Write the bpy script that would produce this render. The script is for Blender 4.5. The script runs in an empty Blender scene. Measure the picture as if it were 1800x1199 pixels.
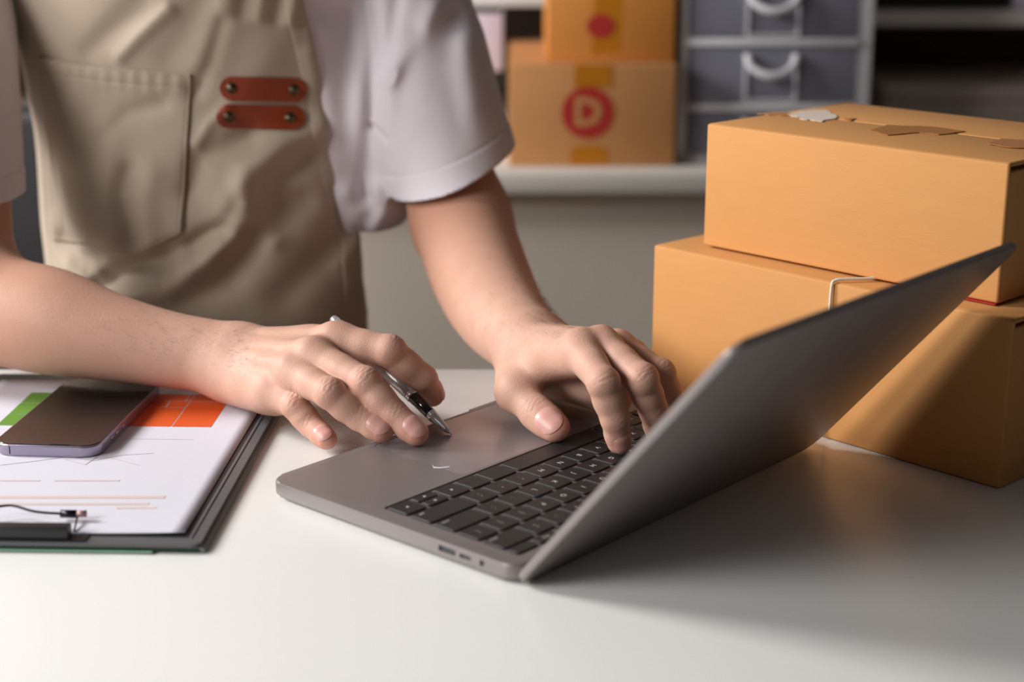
import bpy, bmesh, math, random
import numpy as np
from mathutils import Vector, Matrix
random.seed(7); np.random.seed(7)
R_ = math.radians
scene = bpy.context.scene
COL = scene.collection

# ------------------------------------------------------------------ camera
FPX, PITCH, CAMH = 2809.6, 0.2753, 0.3657          # focal length in pixels of an 1800 px frame
cam_d = bpy.data.cameras.new('camera'); cam = bpy.data.objects.new('camera', cam_d); COL.objects.link(cam)
cam.location = (0, 0, CAMH); cam.rotation_euler = (math.pi/2 - PITCH, 0, 0)
cam_d.sensor_width = 36; cam_d.lens = FPX/1800*36; cam_d.clip_start = .02
cam_d.dof.use_dof = True; cam_d.dof.focus_distance = 1.06; cam_d.dof.aperture_fstop = 3.8
scene.camera = cam
# ------------------------------------------------------------------ light
w = bpy.data.worlds.new('world'); scene.world = w; w.use_nodes = True
w.node_tree.nodes['Background'].inputs[0].default_value = (1, .97, .95, 1)
w.node_tree.nodes['Background'].inputs[1].default_value = .055
def area(name, loc, aim, sx, sy, power, col):
    l = bpy.data.lights.new(name, 'AREA'); l.shape = 'RECTANGLE'; l.size = sx; l.size_y = sy; l.energy = power; l.color = col
    o = bpy.data.objects.new(name, l); COL.objects.link(o); o.location = loc
    o.rotation_euler = (Vector(aim) - Vector(loc)).to_track_quat('-Z', 'Y').to_euler(); return o
def sunpos(az, el, dist, aim):
    a, e = R_(az), R_(el)
    return Vector(aim) - Vector((math.cos(a)*math.cos(e), math.sin(a)*math.cos(e), -math.sin(e)))*dist
AIM = (.05, 1.02, .05)
area('window_light', sunpos(-10, 28, 2.6, AIM), AIM, .75, .75, 74, (1, .98, .96))
area('window_light_front', (-2.1, -.30, 1.25), (-.10, 1.10, .05), 1.3, 1.1, 54, (1, .98, .96))
scene.view_settings.view_transform = 'Standard'; scene.view_settings.look = 'None'
scene.view_settings.exposure = 0.0; scene.view_settings.gamma = 1.0; scene.view_settings.use_curve_mapping = False

# ------------------------------------------------------------------ pixel helpers (a pixel gives a direction, the depth comes from the plane touched)
CP, SP = math.cos(PITCH), math.sin(PITCH)
def ray(u, v):
    a = (u-900)/FPX; b = -(v-599.5)/FPX
    return np.array([a, CP+b*SP, -SP+b*CP])
def onz(u, v, z=0.):
    d = ray(u, v); return np.array([0, 0, CAMH]) + d*((z-CAMH)/d[2])
def ony(u, v, y):
    d = ray(u, v); return np.array([0, 0, CAMH]) + d*(y/d[1])

# ------------------------------------------------------------------ object helpers
def link(name, me, mat=None, parent=None, loc=None, rot=None):
    o = bpy.data.objects.new(name, me); COL.objects.link(o)
    if mat is not None and me is not None and hasattr(me, 'materials') and len(me.materials) == 0:
        me.materials.append(mat)
    if parent: o.parent = parent
    if loc is not None: o.location = loc
    if rot is not None: o.rotation_euler = rot
    return o
def tag(o, label, cat, group=None, kind=None):
    o['label'] = label; o['category'] = cat
    if group: o['group'] = group
    if kind: o['kind'] = kind
    return o
def thing(name, label, cat, loc=(0,0,0), rz=0, group=None):
    o = bpy.data.objects.new(name, None); o.empty_display_size = .05; COL.objects.link(o)
    o.location = loc; o.rotation_euler = (0, 0, rz); return tag(o, label, cat, group)
def struct(o): o['kind'] = 'structure'; return o
def me_from(verts, faces, name='m', smooth=False):
    me = bpy.data.meshes.new(name); me.from_pydata([tuple(map(float, v)) for v in verts], [], faces); me.update()
    if smooth: me.polygons.foreach_set('use_smooth', [True]*len(me.polygons))
    return me
def bm_me(bm, smooth=False, name='m'):
    bmesh.ops.recalc_face_normals(bm, faces=bm.faces)
    me = bpy.data.meshes.new(name); bm.to_mesh(me); bm.free()
    if smooth: me.polygons.foreach_set('use_smooth', [True]*len(me.polygons))
    return me
def add_box(bm, x0, x1, y0, y1, z0, z1, bev=0, seg=2):
    r = bmesh.ops.create_cube(bm, size=1); vs = r['verts']
    for v in vs: v.co = Vector(((x0+x1)/2+v.co.x*(x1-x0), (y0+y1)/2+v.co.y*(y1-y0), (z0+z1)/2+v.co.z*(z1-z0)))
    if bev:
        es = list({e for v in vs for e in v.link_edges})
        bmesh.ops.bevel(bm, geom=es, offset=bev, segments=seg, affect='EDGES', profile=.5)
def box(name, x0, x1, y0, y1, z0, z1, mat, parent=None, bev=0, seg=2):
    bm = bmesh.new(); add_box(bm, x0, x1, y0, y1, z0, z1, bev, seg)
    return link(name, bm_me(bm, bev > 0), mat, parent)
def rounded_outline(x0, x1, y0, y1, r, n=6):
    pts = []
    for cx, cy, a0 in ((x1-r, y1-r, 0), (x0+r, y1-r, 90), (x0+r, y0+r, 180), (x1-r, y0+r, 270)):
        for k in range(n+1):
            a = R_(a0+90*k/n); pts.append((cx+r*math.cos(a), cy+r*math.sin(a)))
    return pts
def prism(pts, z0, z1, bev=0, seg=2):
    bm = bmesh.new(); lo = [bm.verts.new((x, y, z0)) for x, y in pts]; hi = [bm.verts.new((x, y, z1)) for x, y in pts]
    n = len(pts)
    t = bm.faces.new(hi); b = bm.faces.new(lo[::-1])
    for i in range(n): bm.faces.new((lo[i], lo[(i+1) % n], hi[(i+1) % n], hi[i]))
    if bev:
        es = [e for e in bm.edges if (e.verts[0] in lo) == (e.verts[1] in lo)]
        bmesh.ops.bevel(bm, geom=es, offset=bev, segments=seg, affect='EDGES', profile=.5)
    return bm_me(bm)
def smooth_by_angle(o, ang=40):
    me = o.data; me.polygons.foreach_set('use_smooth', [True]*len(me.polygons))
    me.set_sharp_from_angle(angle=R_(ang)); return o
def tube_me(path, rad, n=8, caps=True):
    path = [Vector(p) for p in path]; verts = []; faces = []
    rads = rad if hasattr(rad, '__len__') else [rad]*len(path)
    t0 = (path[1]-path[0]).normalized(); up = Vector((0, 0, 1)) if abs(t0.z) < .9 else Vector((1, 0, 0))
    x = t0.cross(up).normalized()
    for i, p in enumerate(path):
        t = (path[min(i+1, len(path)-1)]-path[max(i-1, 0)]).normalized()
        x = (x - t*x.dot(t)).normalized(); y = t.cross(x)
        for k in range(n):
            a = 2*math.pi*k/n; verts.append(p+(x*math.cos(a)+y*math.sin(a))*rads[i])
    for i in range(len(path)-1):
        for k in range(n): faces.append((i*n+k, i*n+(k+1) % n, (i+1)*n+(k+1) % n, (i+1)*n+k))
    if caps:
        faces.append(tuple(range(n))[::-1]); m = (len(path)-1)*n; faces.append(tuple(range(m, m+n)))
    return me_from(verts, faces, smooth=True)
def catmull(pts, n=8):
    P = [np.array(p, float) for p in pts]; P = [2*P[0]-P[1]]+P+[2*P[-1]-P[-2]]; out = []
    for i in range(1, len(P)-2):
        for k in range(n):
            t = k/n; a, b, c, d = P[i-1:i+3]
            out.append(.5*((2*b)+(c-a)*t+(2*a-5*b+4*c-d)*t*t+(3*b-a-3*c+d)*t**3))
    out.append(P[-2]); return out
def lathe_me(profile, n=24):           # profile: (r, z), axis z
    verts = []; faces = []
    for r, z in profile:
        for k in range(n):
            a = 2*math.pi*k/n; verts.append((r*math.cos(a), r*math.sin(a), z))
    for i in range(len(profile)-1):
        for k in range(n): faces.append((i*n+k, i*n+(k+1) % n, (i+1)*n+(k+1) % n, (i+1)*n+k))
    faces.append(tuple(range(n))[::-1]); m = (len(profile)-1)*n; faces.append(tuple(range(m, m+n)))
    return me_from(verts, faces, smooth=True)
def text_me(body, size, off=0):
    c = bpy.data.curves.new('t', 'FONT'); c.body = body; c.size = size; c.offset = off; c.align_x = 'CENTER'; c.align_y = 'CENTER'; c.resolution_u = 2
    o = bpy.data.objects.new('t', c); COL.objects.link(o)
    bpy.context.view_layer.update()
    me = bpy.data.meshes.new_from_object(o.evaluated_get(bpy.context.evaluated_depsgraph_get()))
    bpy.data.objects.remove(o); bpy.data.curves.remove(c); return me

# ------------------------------------------------------------------ materials
def s2l(c): return tuple(((v/255)/12.92 if v/255 <= .04045 else ((v/255+.055)/1.055)**2.4) for v in c)
def mat(name, rgb, rough=.6, metal=0, noise=0, nscale=40, bump=0, bscale=200, coords='Object', spec=.5, sss=0, stretch=None, coat=0, alpha=1, trans=0, sheen=0):
    m = bpy.data.materials.new(name); m.use_nodes = True; nt = m.node_tree; b = nt.nodes['Principled BSDF']
    c = s2l(rgb); b.inputs['Base Color'].default_value = (*c, 1); b.inputs['Roughness'].default_value = rough; b.inputs['Metallic'].default_value = metal
    b.inputs['Specular IOR Level'].default_value = spec; b.inputs['Coat Weight'].default_value = coat; b.inputs['Alpha'].default_value = alpha
    b.inputs['Transmission Weight'].default_value = trans; b.inputs['Sheen Weight'].default_value = sheen
    tc = nt.nodes.new('ShaderNodeTexCoord'); src = tc.outputs[coords]
    if stretch:
        mp = nt.nodes.new('ShaderNodeMapping'); mp.inputs['Scale'].default_value = stretch; nt.links.new(src, mp.inputs[0]); src = mp.outputs[0]
    if noise:
        n = nt.nodes.new('ShaderNodeTexNoise'); n.inputs['Scale'].default_value = nscale; n.inputs['Detail'].default_value = 5; nt.links.new(src, n.inputs['Vector'])
        mx = nt.nodes.new('ShaderNodeMix'); mx.data_type = 'RGBA'
        mx.inputs[6].default_value = (*[v*(1-noise) for v in c], 1); mx.inputs[7].default_value = (*[min(1, v*(1+noise)) for v in c], 1)
        nt.links.new(n.outputs['Fac'], mx.inputs[0]); nt.links.new(mx.outputs[2], b.inputs['Base Color'])
    if bump:
        n2 = nt.nodes.new('ShaderNodeTexNoise'); n2.inputs['Scale'].default_value = bscale; n2.inputs['Detail'].default_value = 3; nt.links.new(src, n2.inputs['Vector'])
        bp = nt.nodes.new('ShaderNodeBump'); bp.inputs['Strength'].default_value = bump; bp.inputs['Distance'].default_value = .001
        nt.links.new(n2.outputs['Fac'], bp.inputs['Height']); nt.links.new(bp.outputs[0], b.inputs['Normal'])
    if sss:
        b.inputs['Subsurface Weight'].default_value = sss; b.inputs['Subsurface Radius'].default_value = (1, .35, .2); b.inputs['Subsurface Scale'].default_value = .0025
    return m
M = {}
M['table'] = mat('white_laminate', (240, 239, 237), .32, noise=.015, nscale=6, bump=.03, bscale=900)
M['table_leg'] = mat('table_leg_metal', (205, 203, 200), .4, .2)
M['floor'] = mat('floor_vinyl', (120, 112, 104), .5, noise=.06, nscale=5)
M['wall'] = mat('wall_paint', (176, 166, 155), .85, noise=.02, nscale=3, bump=.05, bscale=120)
M['counter'] = mat('counter_white', (222, 216, 208), .45, noise=.02, nscale=8)
M['panel'] = mat('counter_panel', (236, 223, 208), .6, noise=.02, nscale=4)
M['shelf_dark'] = mat('shelf_dark_wood', (78, 62, 50), .6, noise=.15, nscale=14, stretch=(1, 6, 6))
M['shelf_edge'] = mat('shelf_board', (236, 230, 224), .5, noise=.02, nscale=9)
M['alu'] = mat('space_grey_aluminium', (142, 134, 132), .45, .5, noise=.02, nscale=60, bump=.04, bscale=3000)
M['alu_edge'] = mat('bright_aluminium_edge', (196, 194, 193), .32, .8, noise=.01)
M['trackpad'] = mat('trackpad_glass', (146, 140, 141), .24, .4, noise=.02, nscale=30)
M['well'] = mat('keyboard_well', (140, 132, 131), .5, .5)
M['key'] = mat('black_key', (34, 33, 34), .48, noise=.08, nscale=300, bump=.03, bscale=2500)
M['legend'] = mat('key_legend', (216, 214, 212), .6)
M['screen'] = mat('black_screen_glass', (10, 10, 12), .08, coat=.3)
M['rubber'] = mat('black_rubber', (18, 18, 19), .75)
M['port'] = mat('dark_port', (58, 58, 60), .5)
M['card'] = mat('cardboard', (203, 144, 83), .78, noise=.05, nscale=30, bump=.10, bscale=260, stretch=(1, 1, 5))
M['card_in'] = mat('cardboard_inside', (176, 122, 70), .85, noise=.08, nscale=60)
M['card_b'] = mat('cardboard_background', (196, 138, 84), .8, noise=.05, nscale=25)
M['card_c'] = mat('cardboard_orange', (208, 134, 56), .75, noise=.05, nscale=25)
M['tape_brown'] = mat('brown_tape', (176, 116, 60), .35, noise=.1, nscale=120)
M['tape_torn'] = mat('torn_paper_scar', (222, 204, 188), .8, noise=.15, nscale=400)
M['tape_orange'] = mat('orange_tape', (190, 118, 20), .3, noise=.05, nscale=60)
M['red_print'] = mat('red_print', (178, 40, 30), .6, noise=.05, nscale=100)
M['red'] = mat('red_paper', (170, 22, 26), .6)
M['string'] = mat('white_cotton', (226, 214, 196), .9, noise=.12, nscale=900, bump=.4, bscale=1500)
M['paper'] = mat('white_paper', (220, 218, 229), .7, noise=.01, nscale=20, bump=.03, bscale=500)
M['ink_orange'] = mat('orange_ink', (226, 92, 34), .55, noise=.03, nscale=90)
M['ink_green'] = mat('green_ink', (104, 150, 52), .55, noise=.03, nscale=90)
M['ink_grey'] = mat('grey_ink', (176, 172, 182), .6)
M['ink_peach'] = mat('peach_ink', (220, 202, 198), .6)
M['ink_tan'] = mat('tan_ink', (214, 196, 176), .6)
M['board'] = mat('grey_clipboard', (92, 92, 95), .42, noise=.05, nscale=50, bump=.06, bscale=700)
M['board_dk'] = mat('clipboard_edge_dark', (30, 29, 34), .5)
M['folder'] = mat('grey_green_folder', (104, 112, 108), .5, noise=.05, nscale=60)
M['green'] = mat('dark_green_sheet', (16, 62, 36), .5, noise=.08, nscale=60)
M['green_lt'] = mat('pale_green_sheet', (132, 168, 142), .6)
M['clip'] = mat('dark_clip_metal', (52, 52, 54), .38, .4, noise=.05, nscale=90)
M['wire'] = mat('dark_wire', (34, 26, 36), .3, .5)
M['clip_tip'] = mat('clip_rose_tip', (178, 140, 140), .4, .2)
M['phone_body'] = mat('purple_phone_frame', (160, 152, 170), .28, .75, noise=.02)
M['phone_glass'] = mat('phone_glass', (22, 18, 18), .12, coat=.25)
M['phone_dark'] = mat('phone_dark_bits', (14, 13, 15), .4)
M['pen_silver'] = mat('pen_silver', (205, 205, 207), .3, .55, noise=.02, nscale=200)
M['pen_black'] = mat('pen_black_grip', (10, 10, 12), .12, coat=.6)
M['pen_chrome'] = mat('pen_chrome', (220, 218, 216), .18, .7)
M['shirt'] = mat('white_cotton_shirt', (224, 216, 222), .9, noise=.015, nscale=80, bump=.2, bscale=1600, sheen=.1)
M['apron'] = mat('beige_canvas', (176, 160, 142), .88, noise=.04, nscale=50, bump=.25, bscale=1400, sheen=.05)
M['thread'] = mat('apron_thread', (108, 92, 78), .9)
M['leather'] = mat('tan_leather', (138, 55, 26), .42, noise=.12, nscale=60, bump=.12, bscale=500)
M['brass'] = mat('antique_brass', (96, 84, 62), .32, .9, noise=.1, nscale=400)
M['brass_dk'] = mat('antique_brass_rim', (42, 38, 30), .4, .8)
M['nail'] = mat('fingernail', (214, 160, 150), .36, sss=.15, coat=.0)
M['hair'] = mat('dark_arm_hair', (38, 24, 18), .6)
M['trousers'] = mat('dark_trousers', (44, 46, 54), .9, noise=.05)
M['stool'] = mat('stool_black', (30, 30, 32), .6)
M['drawer_white'] = mat('white_plastic', (226, 224, 228), .4)
M['binder'] = mat('lavender_binder', (206, 196, 212), .55)
M['black_box'] = mat('black_plastic', (14, 13, 13), .5)
M['grey_box'] = mat('grey_box', (196, 178, 168), .6)
m = mat('frosted_drawer_plastic', (150, 150, 164), .35, alpha=.62, spec=.5); M['frost'] = m
m = mat('drawer_contents', (60, 60, 68), .8, noise=.3, nscale=18); M['contents'] = m
# skin: colour noise + an attribute carrying the natural flush of knuckles and fingertips
def skin_mat():
    m = mat('skin', (208, 158, 132), .56, bump=.22, bscale=900, sss=.14, spec=.38); nt = m.node_tree; b = nt.nodes['Principled BSDF']
    tc = nt.nodes.new('ShaderNodeTexCoord'); n = nt.nodes.new('ShaderNodeTexNoise'); n.inputs['Scale'].default_value = 55; n.inputs['Detail'].default_value = 4
    nt.links.new(tc.outputs['Object'], n.inputs['Vector'])
    mx = nt.nodes.new('ShaderNodeMix'); mx.data_type = 'RGBA'
    mx.inputs[6].default_value = (*s2l((194, 149, 128)), 1); mx.inputs[7].default_value = (*s2l((213, 170, 151)), 1); nt.links.new(n.outputs['Fac'], mx.inputs[0])
    at = nt.nodes.new('ShaderNodeAttribute'); at.attribute_name = 'flush'
    m2 = nt.nodes.new('ShaderNodeMix'); m2.data_type = 'RGBA'; m2.inputs[7].default_value = (*s2l((200, 130, 114)), 1)
    nt.links.new(at.outputs['Fac'], m2.inputs[0]); nt.links.new(mx.outputs[2], m2.inputs[6])
    at2 = nt.nodes.new('ShaderNodeAttribute'); at2.attribute_name = 'tan'
    m3 = nt.nodes.new('ShaderNodeMix'); m3.data_type = 'RGBA'; m3.inputs[7].default_value = (*s2l((194, 142, 117)), 1)
    nt.links.new(at2.outputs['Fac'], m3.inputs[0]); nt.links.new(m2.outputs[2], m3.inputs[6]); nt.links.new(m3.outputs[2], b.inputs['Base Color'])
    return m
M['skin'] = skin_mat()

# ------------------------------------------------------------------ the setting
FLOOR = -.74
struct(box('floor', -3.2, 3.2, -2.2, 3.0, FLOOR-.05, FLOOR, M['floor']))
struct(box('wall_back', -3.2, 3.2, 2.9, 3.0, FLOOR, 1.9, M['wall']))
struct(box('baseboard_back', -3.2, 3.2, 2.885, 2.9, FLOOR, FLOOR+.1, M['counter'], bev=.003))

# desk
TFAR = 1.214
d = thing('desk', 'long white laminate desk under the laptop and boxes', 'desk', (0, .8, FLOOR))
H = -FLOOR
box('desktop', -1.15, 1.0, -.42, TFAR-.8, H-.028, H, M['table'], d, .0025)
for sx in (-1.08, .93):
    for sy in (-.36, .35):
        box('leg', sx-.025, sx+.025, sy-.025, sy+.025, 0, H-.028, M['table_leg'], d, .003)
box('apron_rail', -1.05, .9, .33, .35, H-.09, H-.028, M['table_leg'], d)
box('apron_rail', -1.05, .9, -.36, -.34, H-.09, H-.028, M['table_leg'], d)

# ------------------------------------------------------------------ background counter and what stands on it
YC = 2.0
ZC = ony(1000, 304, YC)[2]; ZCb = ony(1000, 342, YC)[2]
c = thing('counter', 'long white topped counter with taupe front panels behind the worker', 'counter', (0, YC, FLOOR))
zc = ZC-FLOOR
box('countertop', -1.7, 1.7, 0, .85, ZCb-FLOOR, zc, M['counter'], c, .003)
for i in range(4):
    box('front_panel', -1.68+i*.84, -1.68+(i+1)*.84-.001, .03, .05, .0, ZCb-FLOOR, M['panel'], c)
box('side_panel', -1.68, -1.66, .05, .84, 0, ZCb-FLOOR, M['panel'], c)
box('side_panel', 1.66, 1.68, .05, .84, 0, ZCb-FLOOR, M['panel'], c)

def px_rect(x0, x1, y):                       # world x of two pixel columns at depth y (row ~150)
    return ony(x0, 150, y)[0], ony(x1, 150, y)[0]

def carton(name, label, loc, rz, w, dpt, h, m, gap=.002, lift=(0, 0, 0, 0), bev=.0018):
    """closed carton: hollow walls, two long top flaps that meet at a seam; local x along the front, y to the back"""
    t = thing(name, label, 'box', loc, rz)
    th = .0035
    bm = bmesh.new()
    add_box(bm, 0, w, 0, th, 0, h-.0003, .0017, 3); add_box(bm, 0, w, dpt-th, dpt, 0, h-.0003, .0017, 3)
    add_box(bm, 0, th, th*.6, dpt-th*.6, 0, h-th-.0010, bev*.6); add_box(bm, w-th, w, th*.6, dpt-th*.6, 0, h-th-.0022, bev*.6)
    add_box(bm, th*.5, w-th*.5, th*.5, dpt-th*.5, 0.0002, th)
    smooth_by_angle(link('body', bm_me(bm, True), m, t), 50)
    bm = bmesh.new(); add_box(bm, th, w-th-.004, th, dpt-th, h-2*th-.003, h-th-.002)
    link('inner_flap', bm_me(bm), M['card_in'], t)
    for k in range(2):
        bm = bmesh.new()
        y0, y1 = (.0014, dpt/2-gap/2) if k == 0 else (dpt/2+gap/2, dpt-.0014)
        add_box(bm, .0006, w-.0004, y0, y1, h-th+.0004, h, .0012, 3)
        smooth_by_angle(link('flap', bm_me(bm, True), m, t), 50)
    return t
def ragged(poly, k=5, amp=2.0):
    out = []; r = random.Random(len(poly)*7+int(poly[0][0]))
    for i in range(len(poly)):
        a, b = np.array(poly[i], float), np.array(poly[(i+1) % len(poly)], float)
        for j in range(k): p = a+(b-a)*j/k; out.append((p[0]+r.uniform(-amp, amp)*(1.6 if j else .3), p[1]+r.uniform(-amp, amp)*.5*(1 if j else .3)))
    return out
def patch(name, pts, z, m, parent, th=.0004):
    return link(name, prism(pts, z, z+th), m, parent)
def face_patch(name, pts, m, parent, y, th=.0006):   # flat print on a front face: pts are local (x, z)
    verts = [(x, y, z) for x, z in pts]+[(x, y-th, z) for x, z in pts]; n = len(pts)
    faces = [tuple(range(n, 2*n))]+[tuple(range(n))[::-1]]+[(i, (i+1) % n, n+(i+1) % n, n+i) for i in range(n)]
    bm = bmesh.new(); bm.from_mesh(me_from(verts, faces)); return link(name, bm_me(bm), m, parent)

Y1 = 2.05
x0, x1 = px_rect(894, 1189, Y1); hb = ony(1040, 112, Y1)[2]-ZC
bb = carton('cardboard_box', 'kraft cardboard box with a red circled letter D on the counter', (x0, Y1, ZC), 0, x1-x0, .34, hb, M['card_b'])
def lx(px): return ony(px, 200, Y1)[0]-x0
def lz(py): return ony(1040, py, Y1)[2]-ZC
face_patch('tape', [(lx(1008), lz(152)), (lx(1074), lz(152)), (lx(1074), lz(113)), (lx(1008), lz(113))], M['tape_orange'], bb, -.0002)
face_patch('tape', [(lx(1003), lz(292)), (lx(1068), lz(292)), (lx(1068), lz(262)), (lx(1052), lz(256)), (lx(1020), lz(256)), (lx(1003), lz(264))], M['tape_orange'], bb, -.0002)
rr = lx(1079)-lx(1033)
ring = face_patch('red_logo', [(lx(1033)+rr*math.cos(a), lz(198)+rr*math.sin(a)) for a in np.linspace(0, 2*math.pi, 41)[:-1]], M['red_print'], bb, -.0002)
tm = text_me('D', .050, .0016); lo = link('logo_letter', tm, M['card_b'], ring, (lx(1033), -.0014, lz(199)), (math.pi/2, 0, 0)); lo.scale = (1.0, 1, 1)
tm.transform(Matrix.Identity(4))
Y2 = 2.07
x0b, x1b = px_rect(962, 1184, Y2); z2 = ZC+hb+.0005
tb = carton('cardboard_box', 'orange cardboard box with a small red mark stacked on the box marked D', (x0b, Y2, z2), 0, x1b-x0b, .24, .115, M['card_c'])
def lx2(px): return ony(px, 50, Y2)[0]-x0b
def lz2(py): return ony(1055, py, Y2)[2]-z2
rr = lx2(1081)-lx2(1056)
mk = face_patch('red_logo', [(lx2(1056)+rr*math.cos(a), max(.002, lz2(46)+rr*.85*math.sin(a))) for a in np.linspace(0, 2*math.pi, 31)[:-1]], M['red_print'], tb, -.0002)
face_patch('tape', [(lx2(1040), lz2(98)), (lx2(1092), lz2(90)), (lx2(1096), .114), (lx2(1046), .114)], M['tape_orange'], tb, 0.0001, .00025)

# translucent drawer unit
YD = 2.08
x0, x1 = px_rect(1193, 1531, YD); wd = x1-x0
dz = [ony(1360, v, YD)[2]-ZC for v in (300, 190, 76, -38, -150)]; dz[0] = 0.004
du = thing('drawer_unit', 'white plastic drawer unit with frosted drawers and curved handles', 'drawers', (x0, YD, ZC))
fr = .012; dd = .30
box('side_panel', 0, fr, .004, dd, 0, dz[4]+.01, M['drawer_white'], du, .002)
box('side_panel', wd-fr*1.5, wd, .004, dd, 0, dz[4]+.01, M['drawer_white'], du, .002)
box('back_panel', fr, wd-fr*1.5, dd-.005, dd, 0, dz[4]+.01, M['contents'], du)
for k, z in enumerate(dz):
    box('divider', fr, wd-fr*1.5, -.002, dd-.006, max(0, z-.004), z+.006, M['drawer_white'], du, .0015)
for k in range(4):
    za, zb = dz[k]+.0075, dz[k+1]-.0055; xa, xb = fr+.002, wd-fr*1.5-.002
    if zb-za < .02: continue
    dr = box('drawer', xa, xb, 0, .003, za, zb, M['frost'], du, .001)
    box('tray', xa+.004, xb-.004, .006, dd-.02, za, za+.055, M['contents'], dr, .002)
    hm = (xa+xb)/2-.003; hw = .031
    pts = [(hm+hw*math.cos(a), -.006-.012*math.sin(-a)**2, zb-.012+(.022)*math.sin(a)) for a in np.linspace(math.pi, 2*math.pi, 15)]
    pts = [(pts[0][0], .0, pts[0][2])]+pts+[(pts[-1][0], .0, pts[-1][2])]
    link('handle', tube_me(pts, .0052, 8), M['drawer_white'], dr)
    bm = bmesh.new(); zt = zb-.013
    for a in ((hm-hw-.003, hm-hw, za+.004, zt), (hm+hw, hm+hw+.003, za+.004, zt), (hm-hw-.003, hm+hw+.003, za+.001, za+.004)):
        add_box(bm, a[0], a[1], -.003, 0, a[2], a[3])
    link('label_rim', bm_me(bm), M['drawer_white'], dr)

# dark shelf unit behind, standing on the counter
YS = 2.42
def zpx(py, y, px=1650): return ony(px, py, y)[2]
su = thing('shelf_unit', 'dark open shelf unit with pale shelf boards standing on the counter', 'shelf', (0, YS, ZC))
xr0 = ony(1500, 150, YS)[0]
box('back_panel', -1.0, 1.3, .36, .38, 0, .62, M['shelf_dark'], su)
box('upright', -1.02, -1.0, 0, .38, 0, .62, M['shelf_edge'], su, .002); box('upright', 1.3, 1.32, 0, .38, 0, .62, M['shelf_edge'], su, .002)
box('upright', xr0-.06, xr0-.04, 0, .36, 0, .62, M['shelf_edge'], su, .002)
z1, z0 = zpx(18, YS)-ZC, zpx(46, YS)-ZC
box('shelf_board', xr0-.04, 1.3, 0, .36, z0, z1, M['shelf_edge'], su, .002)
zl = zpx(12, YS)-ZC
box('shelf_board', -1.0, xr0-.06, 0, .36, zl, zl+.022, M['shelf_edge'], su, .002)
box('shelf_board', -1.02, 1.32, 0, .38, .62, .64, M['shelf_edge'], su, .002)
# things on and under those shelves
YB = YS+.02
xa, xb = ony(1541, 10, YB)[0], ony(1776, 10, YB)[0]
blk = thing('storage_box', 'black storage box on the pale shelf board beside the drawer unit', 'box', ((xa+xb)/2, YB, ZC+z1))
box('body', -(xb-xa)/2, (xb-xa)/2, 0, .25, .0005, .11, M['black_box'], blk, .006); box('lid', -(xb-xa)/2-.004, (xb-xa)/2+.004, -.004, .254, .1105, .13, M['black_box'], blk, .005)
xa = ony(1782, 10, YB)[0]
fb = thing('file_box', 'pale grey file box beside the black storage box', 'box', (xa, YB, ZC+z1)); box('body', 0, .12, 0, .25, .0005, .2, M['binder'], fb, .003); box('label_slot', .03, .09, -.002, 0, .05, .11, M['drawer_white'], fb)
xa = ony(1567, 180, 2.36)[0]; zt = zpx(153, 2.36)-ZC
gb = thing('flat_box', 'low grey brown box under the shelf board behind the cardboard boxes', 'box', (xa, 2.36, ZC))
box('body', 0, .42, 0, .3, .0005, zt-.02, M['grey_box'], gb, .004); box('lid', -.003, .423, -.003, .303, zt-.0195, zt, M['grey_box'], gb, .003)
YL = 2.34
xa, xb = ony(770, 100, YL)[0], ony(891, 100, YL)[0]; zt = zpx(126, YL)-ZC
lb = thing('document_tray', 'black document tray on the counter under the lavender binder', 'tray', (xa, YL, ZC))
box('body', 0, xb-xa, 0, .07, .0005, zt-.0005, M['black_box'], lb, .003); box('rim', -.002, xb-xa+.002, -.002, .0, zt-.02, zt-.006, M['black_box'], lb)
xa, xb = ony(818, 100, YL)[0], ony(884, 100, YL)[0]; zb = zpx(8, YL)-ZC
bi = thing('binder', 'lavender white ring binder standing on the black tray', 'binder', (xa, YL, ZC+zt))
box('spine', 0, xb-xa, 0, .004, .0003, zb-zt-.012, M['binder'], bi, .0015); box('cover', 0, .003, .004, .07, .0003, zb-zt-.012, M['binder'], bi); box('cover', xb-xa-.003, xb-xa, .004, .07, .0003, zb-zt-.012, M['binder'], bi)
box('paper_block', .004, xb-xa-.004, .006, .066, .003, zb-zt-.018, M['paper'], bi)

# ------------------------------------------------------------------ the two cartons on the desk
B1 = dict(x=.1057, y=1.1658, t=-.8214, w=.2973, h=.1107, d=.205)
B2 = dict(x=.1413, y=1.1574, t=-.8123, w=.242, h=.0900, d=.1732)
b1 = carton('cardboard_box', 'larger tan cardboard box on the desk carrying the smaller box', (B1['x'], B1['y'], .0003), B1['t'], B1['w'], B1['d'], B1['h'], M['card'], lift=(0, .002, 0, .001))
ZT = B1['h']+.0012
b2 = carton('cardboard_box', 'smaller tan cardboard box with torn tape scraps on top of the larger box', (B2['x'], B2['y'], ZT+.0008), B2['t'], B2['w'], B2['d'], B2['h'], M['card'], lift=(.0, .0025, 0, .001))
def to_local(B, P):
    c, s = math.cos(B['t']), math.sin(B['t']); dx, dy = P[0]-B['x'], P[1]-B['y']; return (c*dx+s*dy, -s*dx+c*dy)
ztop = ZT+.0008+B2['h']
def on_top(poly): return [to_local(B2, onz(u, v, ztop)) for u, v in poly]
patch('tape_scrap', on_top(ragged([(1528, 231), (1560, 221), (1640, 224), (1697, 232), (1650, 238), (1615, 234), (1560, 239)], 3, 1.2))[::-1], B2['h']+.0003, M['tape_brown'], b2)
patch('tape_scrap', on_top(ragged([(1736, 255), (1760, 246), (1815, 249), (1815, 263), (1775, 261)], 3, 1.2))[::-1], B2['h']+.0006, M['tape_brown'], b2)
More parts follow.
